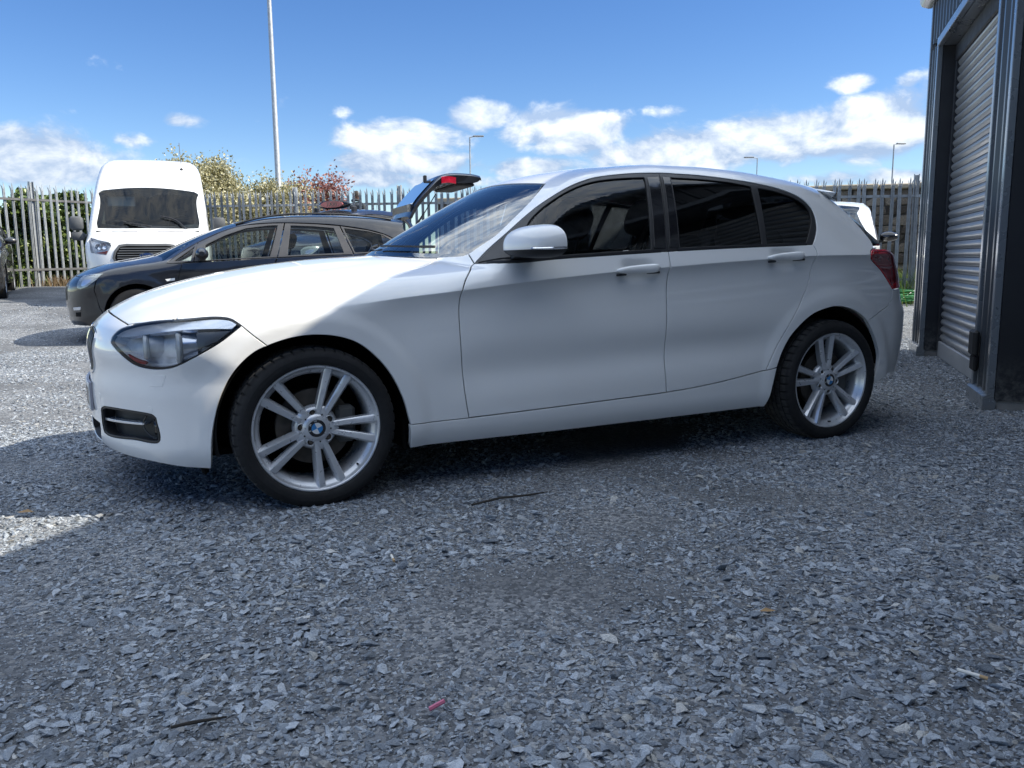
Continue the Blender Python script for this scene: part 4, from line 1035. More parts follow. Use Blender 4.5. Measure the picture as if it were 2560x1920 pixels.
    gq = np.vstack([sl([(2.310,1.304),(2.419,1.291),(2.516,1.267),(2.592,1.232),(2.616,1.195),(2.604,1.147),(2.549,1.077),(2.505,1.029)], .02), [(2.248,1.023)]])
    bp = [(1.738,1.364),(1.733,1.343),(1.690,1.171),(1.656,.988)]
    tf = J(A(dlo[dlo[:, 0] < 1.732][dlo[dlo[:, 0] < 1.732][:, 1] > .93]), A(bp), A(belt[(belt[:, 0] < 1.65)][::-1][:-1]))
    ir = len(dlo)
    tr = J(A(dlo[int(np.argmax(dlo[:, 0] > 1.745)):]), A(belt[(belt[:, 0] > 1.665) & (belt[:, 0] < 2.54)][::-1]), A(bp[::-1]))
    for s in (0, 1):
        o = panel('window_frame', car, 'A', tf, BLACK_TRIM, doors[s], off=-.003, holes=[A(gf)], gap=.0012, lip=.0015, flange=.012, h=.03)
        if s: flip_tree(o)
        o = panel('window_pane', car, 'A', A(gf), GLASS_CLEAR, doors[s], off=-.011, gap=-.012, lip=.0005, flange=.002, h=.014)
        if s: flip_tree(o)
        o = panel('window_frame', car, 'A', tr, BLACK_TRIM, rdoors[s], off=-.003, holes=[A(gr), A(gq)], gap=.0012, lip=.0015, flange=.012, h=.03)
        if s: flip_tree(o)
        for g in (gr, gq):
            o = panel('window_pane', car, 'A', A(g), GLASS_DARK, rdoors[s], off=-.010, gap=-.006, lip=.0005, flange=.002, h=.016)
            if s: flip_tree(o)
        # gloss B-pillar covers
        c1 = A([(1.655,1.338),(1.722,1.343),(1.645,1.000),(1.580,.998)])
        o = panel('pillar_cover', car, 'A', c1, GLOSS_BLACK, doors[s], off=.0005, gap=.001, lip=.001, flange=.006, h=.04)
        if s: flip_tree(o)
        c2 = A([(1.745,1.344),(1.785,1.343),(1.720,1.006),(1.666,1.004)])
        o = panel('pillar_cover', car, 'A', c2, GLOSS_BLACK, rdoors[s], off=.0005, gap=.001, lip=.001, flange=.006, h=.04)
        if s: flip_tree(o)
        # belt moulding
        for dd, (xa, xb) in ((doors[s], (.745, 1.652)), (rdoors[s], (1.66, 2.54))):
            bb = belt[(belt[:, 0] > xa) & (belt[:, 0] < xb)]; P = car.side(bb); nn = car.grad(P); m = MB()
            m.loft([[tuple(p+w*a+np.array([0, 0, b])) for a, b in ((-.008,.011),(.001,.009),(.003,.002),(.002,-.006),(-.008,-.008))] for p, w in zip(P, nn)])
            o = m.build('belt_moulding', BLACK_TRIM, dd, 30)
            if s: flip_tree(o)
        # door handles
        for dd, xc, zc_ in ((doors[s], 1.475, .900), (rdoors[s], 2.345, .951)):
            m = MB(); rings = []; base = car.side([(xc+t, zc_+.045*t+.006) for t in np.linspace(-.122, .122, 17)]); wid = [-.122+.244*i/16 for i in range(17)]
            for i, (p, t) in enumerate(zip(base, wid)):
                u = abs(t)/.122; taper = (1-u**3.5)**.5 if u < 1 else .02
                hh = .0195*max(.12, taper)*(1.0+.25*(t/.122)); so = .032*(1-u**4)+.004
                rings.append([(p[0], p[1]-so+.010-dy*.011*max(.3, taper), p[2]+dz*hh) for dy, dz in ((1,0),(.8,.6),(.3,.92),(-.6,1),(-1,.5),(-1,-.5),(-.6,-1),(.3,-.92),(.8,-.6))])
            m.loft(rings); o = m.build('door_handle', PAINT_WHITE, dd, 60)
            if s: flip_tree(o)
            k = MB(); P = car.side([(xc+t, zc_+.045*t-.008) for t in np.linspace(-.115, .115, 9)])
            for seg in ((0, 3), (6, 9)):
                k = MB(); k.tube([(p[0], p[1]-.006, p[2]-.006) for p in P[seg[0]:seg[1]]], .006, 6); o = k.build('handle_gasket', BLACK_TRIM, dd)
                if s: flip_tree(o)
    # --- dark under-shell that closes the shut lines
    und = J(A(sill_top), A(arch_r[:iar]), A([(3.09,.70),(3.10,.80),(2.98,.90),(2.93,.97),(2.60,1.0)]), A(belt[::-1]), A(hood_l[::-1][3:]), A([(-.45,.755),(-.35,.748),(-.28,.715),(-.19,.65)]), A(arch_f[iaf:]))
    p = panel('inner_shell', car, 'A', und, LINER, root, off=-.017, gap=.003, lip=.0004, flange=.001, h=.05); mirror_y(p)
    hu = J(At([(-.74+.24*y*y, y) for y in np.linspace(0, -.58, 10)]), At([(.40+.7*y*y, y) for y in np.linspace(-.56, 0, 10)]))
    panel('hood_liner', car, 'A', hu, LINER, root, off=-.02, sym=(VC, 1), gap=0, lip=.0004, flange=.001, h=.06)
    # --- rear: bumper, hatch, lamps
    zc2 = lambda a, b: np.array([[0, z] for z in np.linspace(a, b, 12)])
    rb = J(Cs(bump_r[::-1]), Cr([(-.60,.775),(-.40,.775),(-.2,.775)]), zc2(.775,.25), Cr([(-.2,.245),(-.45,.25)]), Cs([(3.156,.315),(3.061,.278)]), Cs(arch_r[iar:][::-1]))
    panel('rear_bumper', car, 'C', rb, PAINT_WHITE, root, h=.02, sym=(0., 0), flange=.02)
    tl = J(Cs(tl_front), Cr([(-.70,.985),(-.60,.965),(-.52,.94),(-.50,.90),(-.52,.84),(-.60,.80),(-.70,.782)]))
    for s in (0, 1):
        o = panel('tail_light', car, 'C', tl, RED_LENS, root, off=.003, gap=.001, lip=.004, flange=.02, h=.02)
        i2 = Cs(sl([(3.150,.800),(3.080,.866),(2.992,.924),(2.962,.948),(2.960,.968),(2.985,.983)], .01)); i3 = Cr([(-.70,.972),(-.66,.93),(-.70,.88),(-.76,.83)])
        q = panel('lamp_insert', car, 'C', J(i2, i3), RED_DARK, o, off=.0045, gap=0, lip=.001, flange=.004, h=.015)
        if s: flip_tree(o)
    ht = J(Cs(hatch_edge[:2]), Cr([(-.70,.995),(-.5,.99),(-.47,.90),(-.5,.79),(-.3,.785)]), zc2(.785,1.0))
    ht = J(Cr([(-.66,1.005),(-.49,.955),(-.48,.90),(-.50,.79),(-.3,.785)]), zc2(.785,1.01), Cr([(-.2,1.01),(-.45,1.01)]))
    hat = panel('hatch', car, 'C', ht, PAINT_WHITE, root, h=.025, sym=(0., 0))
    hg = J(Cs(hatch_edge[2:-1]), Cr([(-.3,1.30)]), zc2(1.30,1.02), Cr([(-.3,1.02),(-.62,1.02)]))
    panel('rear_glass', car, 'C', hg, GLASS_DARK, hat, h=.04, sym=(0., 0), off=-.002)
    # roof spoiler with a thin trailing edge
    m = MB(); rings = []
    for y in np.linspace(-.60, .60, 25):
        zt = float(car.H(np.array(2.93), np.array(y*.92))); c = 1-abs(y/.60)**6
        rings.append([(2.88, y, zt-.016), (2.95, y, zt-.012-.006*(1-c)), (3.050-.09*(1-c)-.10*y*y, y, zt-.034-.010*(1-c)), (3.045-.09*(1-c)-.10*y*y, y, zt-.046), (2.95, y, zt-.060)])
    m.loft(rings); m.build('roof_spoiler', PAINT_WHITE, hat, 40)
    # --- wheels
    zw = .308
    make_wheel(root, (0, -.868, zw), 0., 0.)
    make_wheel(root, (2.69, -.880, zw+.002), 0., R_(-40))
    for x, y in ((0, .868), (2.69, .880)):
        f = make_wheel(root, (x, y, zw), math.pi, 0.)
    # --- wheel wells and floor
    for x0, arch in ((0, arch_f), (2.69, arch_r)):
        for s in (-1, 1):
            m = MB(); r = .372 if x0 == 0 else .378
            m.lathe([(r, s*.846), (r+.012, s*.82), (r+.012, s*.50), (.05, s*.50)], 40, c=(x0, 0, .31), a0=R_(9 if x0 else -14), a1=R_(186 if x0 else 192)); m.build('wheel_liner', LINER, root, 40)
    m = MB(); m.box((-.45,-.62,.190),(3.20,.62,.215)); m.box((.40,-.80,.19),(2.28,.80,.22)); m.build('floor_pan', LINER, root, None)
    m = MB(); m.bbox((.365,-.80,.17),(.385,-.62,.30), .008); m.build('arch_flap', LINER, root)
    m = MB(); m.bbox((-.425,-.77,.150),(-.400,-.60,.20), .010); m.build('air_deflector', LINER, root)
    # --- mirrors
    for s in (1, -1):
        arm = MB(); arm.loft([[(.86,-.800,.948),(.98,-.800,.952),(.98,-.800,.985),(.86,-.800,.985)], [(.855,-.87,.965),(.955,-.87,.968),(.955,-.87,.995),(.855,-.87,.995)], [(.85,-.93,.975),(.95,-.93,.975),(.95,-.93,1.0),(.85,-.93,1.0)]])
        mo = arm.build('door_mirror', BLACK_TRIM, root, 40)
        cx, cy, cz = .925, -.945, 1.010; cap = MB(); low_ = MB()
        nu, nv = 30, 40; G = {}
        def mp(i, j):
            # i: front pole to rear rim, j: around
            u = i/(nu-1); a = 2*math.pi*j/nv
            rr = math.sin(u*math.pi*.5)**.62
            yh = .122*rr; zt = .088*rr; zb = .050*rr
            e = 2.6; ca, sa = math.cos(a), math.sin(a); k = (abs(ca)**e+abs(sa)**e)**(-1/e)
            yy_ = yh*k*ca; zz_ = (zt if sa > 0 else zb)*k*sa
            x_ = cx-.115*math.cos(u*math.pi*.5)**.8+.030*u-.36*yy_+.02*(zz_<0)*0
            return (x_, cy+yy_, cz+zz_-.012*(-yy_/.118)*0+.02*(1-u)*-.4)
        split = -.012
        import bmesh
        full = MB(); V = [mp(i, j) for i in range(nu) for j in range(nv)]
        full.add(V, [(i*nv+j, i*nv+(j+1) % nv, (i+1)*nv+(j+1) % nv, (i+1)*nv+j) for i in range(nu-1) for j in range(nv)])
        for nm, mt, up_ in (('mirror_cap', PAINT_WHITE, True), ('mirror_base', BLACK_TRIM, False)):
            o = full.build(nm, mt, mo, None); bm = bmesh.new(); bm.from_mesh(o.data); bmesh.ops.remove_doubles(bm, verts=bm.verts, dist=1e-5)
            bmesh.ops.bisect_plane(bm, geom=bm.verts[:]+bm.edges[:]+bm.faces[:], plane_co=(cx, cy, cz+split), plane_no=(-.04, 0, 1), clear_inner=up_, clear_outer=not up_)
            bmesh.ops.recalc_face_normals(bm, faces=bm.faces); bmesh.ops.solidify(bm, geom=bm.faces[:], thickness=.003); bm.to_mesh(o.data); bm.free()
            o.data.polygons.foreach_set('use_smooth', np.ones(len(o.data.polygons), bool)); o.data.set_sharp_from_angle(angle=R_(40))
        g = MB(); rim = [mp(nu-1, j) for j in range(nv)]; g.add([(x-.012, y, z) for x, y, z in rim], [tuple(range(nv))]); g.build('mirror_glass', CHROME, mo, None)
        t = MB(); strip = []
        for i in range(9, nu):
            q = mp(i, nv//2+1); strip.append((q[0]-.001, q[1]-.0015, q[2]-.001))
        t.tube(strip, [.002]+[.0058]*(len(strip)-2)+[.004], 8); t.build('indicator_strip', CHROME, mo)
        sail = A([(.745,.945),(.80,.992),(.905,1.070),(.935,1.06),(.930,.968),(.93,.952)])
        pz = panel('mirror_sail', car, 'A', sail, BLACK_TRIM, mo, off=.001, gap=0, lip=.001, flange=.008, h=.03)
        if s == -1: flip_tree(mo)
    # --- wipers
    for (pts) in ([(.515+.64*y*y, y) for y in (-.46,-.36,-.22,-.06)], [(.53,.02),(.535,.16),(.57,.30),(.66,.50)]):
        P = car.top(sl(pts, .04)); nn = car.grad(P); m = MB(); m.tube([tuple(p+.012*w) for p, w in zip(P, nn)], [.007]*3+[.005]*(len(P)-3), 6); m.build('wiper', BLACK_TRIM, root)
    # --- roof aerial fin
    z0 = float(car.H(np.array(2.72), np.array(0.)))
    m = MB(); m.loft([[(2.60+t*.10,0+w*s,z0+.004+h) for w, s in ((.02,-1),(.02,1))]+[(2.66+t*.10,.004,z0+h+.03),(2.66+t*.10,-.004,z0+h+.03)] for t, h in ((0,-.01),(.6,.0),(1.2,-.004))]); m.build('roof_fin', PAINT_WHITE, root, 40)
    # --- cabin
    for y in (-.36, .36): seat_shape('seat', root, 1.60, y, .42, .50, .62, 20, SEAT)
    o = seat_shape('seat', root, 2.46, 0, .42, 1.20, .52, 24, SEAT, False)
    for y in (-.36, .36):
        b = MB(); b.bbox((2.62,y-.13,.93),(2.72,y+.13,1.10), .04); b.build('headrest', SEAT, o, 60)
    d = MB(); d.loft([[(.55+.5*y*y,y,.78),(.60+.5*y*y,y,.925),(.80,y,.950+.02*(.2 < y < .55)),(.98,y,.92+.03*(.2 < y < .55)),(1.02,y,.86),(.96,y,.66),(.74,y,.60)] for y in np.linspace(-.60, .60, 21)]); d.build('dashboard', PLASTIC_DARK, root, 50)
    st = MB(); M = Matrix.Translation((1.10,.37,.86)) @ Matrix.Rotation(R_(65), 4, 'Y')
    ringp = [M @ Vector((.185*math.cos(t), .185*math.sin(t), 0)) for t in np.linspace(0, 2*math.pi, 33)]
    st.tube(ringp, .014, 8); st.bbox((-.06,-.07,-.03),(.06,.07,.01), .02, M); st.box((-.012,-.18,-.012),(.012,.18,.0), M); st.build('steering_wheel', PLASTIC_DARK, root, 40)
    rm = MB(); rm.bbox((1.10,-.12,1.22),(1.13,.12,1.285), .012); rm.build('rear_view_mirror', BLACK_TRIM, root)
    hd = J(At([(1.20+.2*y*y, y) for y in np.linspace(0, -.5, 10)]), At([(2.93-.1*y*y, y) for y in np.linspace(-.48, 0, 10)]))
    panel('headliner', car, 'A', hd, TRIM_GREY, root, off=-.035, sym=(VC, 1), gap=0, lip=.0004, flange=.001, h=.08)
    dc = J(A(belt+np.array([0, -.012])), A([(2.45,.60),(2.24,.42),(1.64,.35),(.66,.33)]))
    p = panel('door_card', car, 'A', dc, PLASTIC_DARK, root, off=-.06, gap=0, lip=.0004, flange=.001, h=.08); mirror_y(p)
    for s in (-1, 1):
        m = MB(); m.bbox((1.72,s*.66-.02,.95),(1.80,s*.66+.02,1.33), .015); o = m.build('pillar_trim', TRIM_GREY, root, 40)
    m = MB(); m.tube([(1.76,-.63,1.22),(1.68,-.60,1.05),(1.55,-.55,.70)], .018, 6); m.build('seat_belt', SEAT, root)
    # crumpled paper card behind the windscreen
    return car, root
def flip_tree(o):
    """mirror a part and its sub-parts to the far side"""
    for ob in [o]+list(o.children):
        me = ob.data
        n = len(me.vertices); V = np.empty(n*3); me.vertices.foreach_get('co', V); V[1::3] *= -1
        cn = None
        if me.has_custom_normals:
            c = np.empty(len(me.loops)*3); me.corner_normals.foreach_get('vector', c); c = c.reshape(-1, 3)
            li = np.empty(len(me.loops), int); me.loops.foreach_get('vertex_index', li); cn = np.zeros((n, 3)); cn[li] = c; cn[:, 1] *= -1
        me.vertices.foreach_set('co', V); me.flip_normals(); me.update()
        if cn is not None: me.normals_split_custom_set_from_vertices([tuple(v) for v in cn])
HERO, HERO_ROOT = build_hatchback()

# ------------------------------------------------------------------ other vehicles
PAINT_BLACK = mat('black_paint', (.004,.005,.009), .35, coat=.8, coat_rough=.02, var=.05)
PAINT_TAXI = mat('dark_blue_paint', (.009,.012,.024), .32, coat=1., coat_rough=.03, var=.05)
PAINT_BROWN = mat('dark_bronze_paint', (.020,.020,.020), .30, coat=1., coat_rough=.03, var=.05)
PAINT_VAN = mat('van_white_paint', (.78,.78,.77), .40, coat=.8, coat_rough=.04, var=.015)
FRAME_GREY = mat('window_frame_grey', (.055,.055,.058), .45, var=.15)
GREY_BUMPER = mat('grey_bumper_plastic', (.085,.09,.095), .7, var=.15, bmp=.1, bscale=200)
BEIGE = mat('pale_headliner', (.38,.40,.38), .85, var=.05)
FORD_BLUE = mat('oval_badge_blue', (.015,.04,.13), .25, coat=.8, var=.05)
GLASS_CAR = glass('car_glass', (.66,.72,.70), ior=1.33)
def plain_wheel(parent, loc, rz, r=.315, hub=.205, cover=None):
    m = MB(); m.lathe([(hub,.01),(hub+.02,-.008),(r-.04,-.014),(r-.012,-.006),(r,.012),(r,.19),(r-.02,.205),(hub,.19)], 48); w = m.build('wheel', RUBBER, parent, 40); w.location = loc; w.rotation_euler = (0, 0, rz)
    m = MB(); m.lathe([(hub+.004,.006),(hub-.008,.0),(hub-.018,.012),(.06,.004),(.0,-.004)], 40); m.build('rim', cover or ALLOY, w, 40)
    for k in range(5):
        a = 2*math.pi*k/5+.3; d = MB(); d.prism([(math.cos(a+s)*rr, math.sin(a+s)*rr) for s, rr in ((-.25,.08),(-.33,.165),(.33,.165),(.25,.08))], .0065, .0155, 'y'); d.build('rim_slot', LINER, w, None)
    return w
def arc(cx, cz, r, a0, a1, n=15): return [(cx+r*math.cos(R_(a)), cz+r*math.sin(R_(a))) for a in np.linspace(a0, a1, n)]
def vehicle(car, root, paint, sp, glass_m, h=.045):
    A = lambda p: car.to('A', car.side(p)); At = lambda p: car.to('A', car.top(p)); Bs = lambda p: car.to('B', car.side(p)); Cs = lambda p: car.to('C', car.side(p)); Cr = lambda p: car.to('C', car.rear(p))
    VC = .9*math.pi/2; J = lambda *a: np.vstack(a); sl = smooth_line
    ys = np.linspace(0, -1, 12)
    hf = [(sp['hood_x']+.32*(y*.62)**2, y*.62) for y in ys]
    ff = sp['front_cut']; wb = sp['wb']; ra = .365
    bottom = arc(0,.32,ra,178,2)+[(.42,.29),(wb-.42,.29)]+arc(wb,.32,ra,178,2)
    rear = sp['rear_cut']
    wst, wsb, we = sp['ws_top'], sp['ws_base'], sp['ws_edge']
    top = J(At([(wst[0]+wst[1]*(y*wst[2])**2, y*wst[2]) for y in ys]))
    base = J(At([(wsb[0]+wsb[1]*(y*wsb[2])**2, y*wsb[2]) for y in ys[::-1]]))
    out = J(At(hf), A(ff), A(bottom), A(rear), At([(sp['roof_end']-.1*(y*.55)**2, y*.55) for y in ys[::-1]]), top, A(sl(we)[::-1]), base)
    body = panel('body', car, 'A', out, paint, root, h=h, sym=(VC, 1), holes=[A(sp['hole'])], gap=.003, lip=.003, flange=.02)
    gl = J(At([(wst[0]+wst[1]*(y*wst[2])**2, y*wst[2]) for y in ys]), A(sl(we)[::-1]), At([(wsb[0]+wsb[1]*(y*wsb[2])**2, y*wsb[2]) for y in ys[::-1]]))
    panel('windscreen', car, 'A', gl, glass_m, root, h=.06, sym=(VC, 1), gap=-.006, lip=.001, flange=.003, off=-.008)
    doors = []
    for nm, poly in sp['doors']:
        d = [panel(nm, car, 'A', A(sl(poly[0], .04) if False else poly), paint, root, h=h, gap=.003, lip=.003, flange=.015)]; d.append(mirror_y(d[0])); doors.append(d)
    for k, (host, frame, panes) in enumerate(sp['windows']):
        for s in (0, 1):
            p = doors[host][s] if host >= 0 else root
            o = panel('window_frame', car, 'A', A(frame), sp.get('frame_m', FRAME_GREY), p, h=.06, off=-.004, holes=[A(q) for q in panes], gap=.002, lip=.002, flange=.012)
            if s: flip_tree(o)
            for q in panes:
                o = panel('window_pane', car, 'A', A(q), sp.get('side_glass', GLASS_CAR), p, h=.08, off=-.012, gap=-.008, lip=.0005, flange=.002)
                if s: flip_tree(o)
    # bumper and nose
    bo = J(car.to('B', car.top(hf)), Bs(ff), Bs(arc(0,.32,ra,178,215,6)), Bs([(-.55,.20),(-.70,.20)]), car.to('B', car.front([(-.4,.19),(-.2,.19)])), np.array([[0, z] for z in np.linspace(.20, float(car.top([(sp['hood_x'], 0)])[0][2])-.002, 10)]))
    fb = panel('front_bumper', car, 'B', bo, paint, root, h=h, sym=(0., 0), flange=.02, gap=.003)
    rb = J(Cs(rear), Cr([(-.5,sp['rear_top']),(-.25,sp['rear_top'])]), np.array([[0, z] for z in np.linspace(sp['rear_top'], .30, 10)]), Cr([(-.3,.28),(-.6,.28)]), Cs([(wb+.5,.30)]))
    for nm, poly, mt in sp.get('lamps', []):
        for s in (0, 1):
            o = panel(nm, car, 'B', Bs(poly), mat('clouded_lamp', (.30,.33,.33), .25, metal=.3, var=.45, vscale=9, coat=1.), root, h=.03, off=.003, gap=0, lip=.003, flange=.01) if mt is None else panel(nm, car, 'B', Bs(poly), mt, root, h=.03, off=.003, gap=0, lip=.002, flange=.008)
            if mt is None:
                c_ = np.mean(poly, axis=0); q_ = Bs(c_+(np.array(poly)-c_)*.45+np.array([-.015, -.02])); panel('lamp_reflector', car, 'B', q_, LAMP_SILVER, o, h=.03, off=.0055, gap=0, lip=.002, flange=.004)
            if s: flip_tree(o)
    for x in (0, wb):
        plain_wheel(root, (x, -.885, .315), 0); plain_wheel(root, (x, .885, .315), math.pi)
        for s in (-1, 1):
            m = MB(); m.lathe([(ra+.004, s*.86), (ra+.02, s*.84), (ra+.02, s*.5), (.05, s*.5)], 28, c=(x, 0, .32), a0=R_(-30), a1=R_(210)); m.build('wheel_liner', LINER, root, 40)
    m = MB(); m.box((-.50,-.70,.21),(wb+.6,.70,.24)); m.build('floor_pan', LINER, root, None)
    for s in (1, -1):
        mx, mz = sp['mirror']; m = MB(); rings = []
        for t in np.linspace(0, 1, 9):
            rr = math.sin(math.pi*(.12+.80*t))**.6; rings.append([(mx+.075*rr*math.cos(a)+.02, -.90-.20*t, mz+.075*rr*math.sin(a)*(1 if math.sin(a) > 0 else .75)) for a in np.linspace(0, 2*math.pi, 15)[:-1]])
        m.loft(rings); mo = m.build('door_mirror', sp.get('mirror_m', paint), root, 50)
        a = MB(); a.bbox((mx-.02,-.94,mz-.07),(mx+.06,-.80,mz-.035), .01); a.build('mirror_arm', BLACK_TRIM, mo)
        if s == -1: flip_tree(mo)
    # cabin
    for y in (-.36, .36): seat_shape('seat', root, 1.62, y, .45+sp.get('lift', 0), .50, .60, 18, SEAT)
    o = seat_shape('seat', root, 2.50, 0, .45+sp.get('lift', 0), 1.25, .50, 20, SEAT, False)
    d = MB(); lf = sp.get('lift', 0); d.loft([[(.45,y,.80+lf),(.50,y,.93+lf),(.80,y,.95+lf),(.95,y,.90+lf),(.90,y,.66+lf),(.60,y,.60+lf)] for y in np.linspace(-.72, .72, 9)]); d.build('dashboard', PLASTIC_DARK, root, 50)
    st = MB(); M = Matrix.Translation((1.05,.37,.88+lf)) @ Matrix.Rotation(R_(62), 4, 'Y'); st.tube([M @ Vector((.185*math.cos(t), .185*math.sin(t), 0)) for t in np.linspace(0, 2*math.pi, 25)], .014, 6); st.build('steering_wheel', PLASTIC_DARK, root, 40)
    hd = J(At([(wst[0]+.10, y) for y in np.linspace(0, -.5, 6)]), At([(sp['roof_end']-.12, y) for y in np.linspace(-.5, 0, 6)]))
    panel('headliner', car, 'A', hd, BEIGE, root, off=-.04, sym=(VC, 1), gap=0, lip=.0004, flange=.001, h=.12)
    return body

def build_estate():
    car = Estate(); root = thing('estate_car', 'black estate car parked with its tailgate raised behind the white hatchback', 'car', (-4.684, 10.484, .038), R_(20.2))
    dlo_t = [(.338,.917),(.50,1.045),(.691,1.162),(.983,1.300),(1.272,1.378),(1.526,1.400),(1.728,1.405),(2.083,1.397),(2.406,1.373),(2.751,1.321),(2.964,1.263),(3.078,1.203),(3.10,1.15),(3.05,1.05)]
    belt = [(2.54,1.005),(1.599,.975),(.627,.932)]
    hole = smooth_line(dlo_t, .05).tolist()+[(2.80,1.02),(2.54,1.005),(2.53,.90),(2.45,.72),(2.33,.50),(2.29,.31),(.47,.31),(.445,.681),(.513,.918)]
    sp = dict(hood_x=-.735, wb=2.685, ws_top=(1.12,.25,.50), ws_base=(.13,.40,.62), roof_end=3.30, rear_top=1.0, mirror=(.72,1.02), front_cut=[(-.42,.80),(-.415,.738),(-.45,.62),(-.41,.42)], rear_cut=[(3.18,.40),(3.30,.70),(3.32,1.0),(3.25,1.25),(3.22,1.36)],
        ws_edge=[(.30,.945),(.45,1.055),(.66,1.185),(.90,1.300),(1.12,1.365)], hole=hole,
        doors=[('front_door', [(.513,.918),(1.605,.975),(1.557,.885),(1.53,.60),(1.545,.31),(.47,.31),(.445,.681)]), ('rear_door', [(1.612,.975),(2.54,1.005),(2.53,.90),(2.45,.72),(2.33,.50),(2.29,.31),(1.55,.31),(1.535,.60),(1.562,.885)])],
        windows=[(-1, [(.338,.920),(.50,1.045),(.691,1.162),(.700,1.15),(.640,.935),(.513,.925)], [[(.420,.945),(.66,1.118),(.610,.950)]]),
                 (0, [(.705,1.168),(.983,1.297),(1.272,1.376),(1.526,1.398),(1.722,1.403),(1.600,.978),(.648,.937)], [[(.786,1.135),(1.011,1.245),(1.266,1.334),(1.523,1.367),(1.642,1.373),(1.519,.994),(.77,.955)]]),
                 (1, [(1.734,1.403),(2.083,1.395),(2.400,1.371),(2.538,1.010),(1.612,.980)], [[(1.799,1.370),(2.079,1.360),(2.325,1.340),(2.420,1.033),(1.730,1.005)]]),
                 (-1, [(2.412,1.370),(2.751,1.319),(2.964,1.261),(3.076,1.200),(3.095,1.15),(3.04,1.055),(2.80,1.025),(2.550,1.012)], [[(2.452,1.338),(2.749,1.300),(2.942,1.251),(3.040,1.190),(3.00,1.08),(2.80,1.045),(2.562,1.034)]])],
        lamps=[('headlight', [(-.643,.644),(-.616,.739),(-.557,.790),(-.45,.806),(-.345,.808),(-.415,.738),(-.522,.660),(-.60,.628)], None), ('fog_lamp', [(-.717,.413),(-.62,.425),(-.628,.388),(-.713,.380)], LAMP_SILVER), ('bumper_vent', [(-.690,.357),(-.625,.363),(-.63,.311),(-.692,.308)], LINER), ('side_indicator', [(.316,.733),(.423,.745),(.421,.717),(.334,.708)], LAMP_TUBE)])
    vehicle(car, root, PAINT_BLACK, sp, GLASS_CAR)
    # roof rails
    for s in (-1, 1):
        P = car.top([(x, s*.58) for x in np.linspace(1.15, 3.10, 16)]); m = MB(); m.tube([(p[0], p[1], p[2]+.012+.02*math.sin(math.pi*i/15)) for i, p in enumerate(P)], .014, 6); m.build('roof_rail', BLACK_TRIM, root)
    # raised tailgate: glass panel then lower panel, profile in the x-z plane
    T = MB(); prof_o = [(3.34,1.50),(3.44,1.69),(3.66,1.93),(3.80,2.045),(3.95,2.075),(4.20,2.07),(4.33,2.045),(4.335,2.005)]
    prof_i = [(3.38,1.475),(3.50,1.66),(3.70,1.87),(3.80,1.935),(3.90,1.94),(4.18,1.95),(4.31,1.97),(4.325,1.99)]
    def half(x): return .60 if x < 3.5 else .60+.06*min(1, (x-3.5)/.4)
    so = smooth_line(prof_o, .04); si = smooth_line(prof_i, .04); n = min(len(so), len(si)); so = so[np.linspace(0, len(so)-1, 26).astype(int)]; si = si[np.linspace(0, len(si)-1, 26).astype(int)]
    rings = []
    for (xo, zo), (xi, zi) in zip(so, si):
        ho = half(xo); rings.append([(xo, -ho+.05, zo), (xo, -ho*.5, zo+.012), (xo, ho*.5, zo+.012), (xo, ho-.05, zo), (xo, ho, zo-.03), (xi, ho-.02, zi), (xi, -ho+.02, zi), (xo, -ho, zo-.03)])
    T.loft(rings); tg = T.build('tailgate', PAINT_BLACK, root, 30)
    g = MB(); R = []
    for (xo, zo) in so[3:13]: R.append([(xo-.010, y, zo+.016) for y in np.linspace(-.53, .53, 5)])
    gm = MB(); gm.loft(R, cap=False, closed=False); gm.build('tailgate_glass', glass('tailgate_glass', (.05,.06,.065), ior=1.28), tg, 60)
    for s in (-1, 1):
        m = MB(); m.loft([[(3.78+.20*t, s*(.645+.012*k), 1.985+.05*t*(1-t)+zz) for k, zz in ((0,.035),(1,.03),(1,-.05),(0,-.055))] for t in np.linspace(0, 1, 6)]); m.build('tail_light', mat('lit_red_lens', (.45,.010,.03), .15, coat=1., var=.3, vscale=14), tg, 40)
        m = MB(); m.tube([(3.42,s*.56,1.36),(3.55,s*.57,1.54)], .014, 8); m.tube([(3.55,s*.57,1.54),(3.72,s*.57,1.80)], .007, 8); m.build('gas_strut', BLACK_TRIM, tg)
    m = MB(); m.loft([[(3.40+.02*t, y, 1.49+.155*t) for y in (-.56,.56)]+[(3.37+.0*t, y, 1.50+.17*t) for y in (.56,-.56)] for t in (0, 1)]); m.build('tailgate_spoiler', PAINT_BLACK, tg, 30)
    m = MB(); m.bbox((3.70,-.03,2.0),(3.745,.03,2.10), .01); m.build('rear_wiper', BLACK_TRIM, tg)
    m = MB(); m.bbox((4.0,-.55,1.915),(4.28,.55,1.955), .02); m.build('tailgate_trim', PLASTIC_DARK, tg)
    # boot surround
    m = MB(); m.box((3.30,-.70,.60),(3.36,.70,.70)); m.build('boot_sill', LINER, root, None)
build_estate()

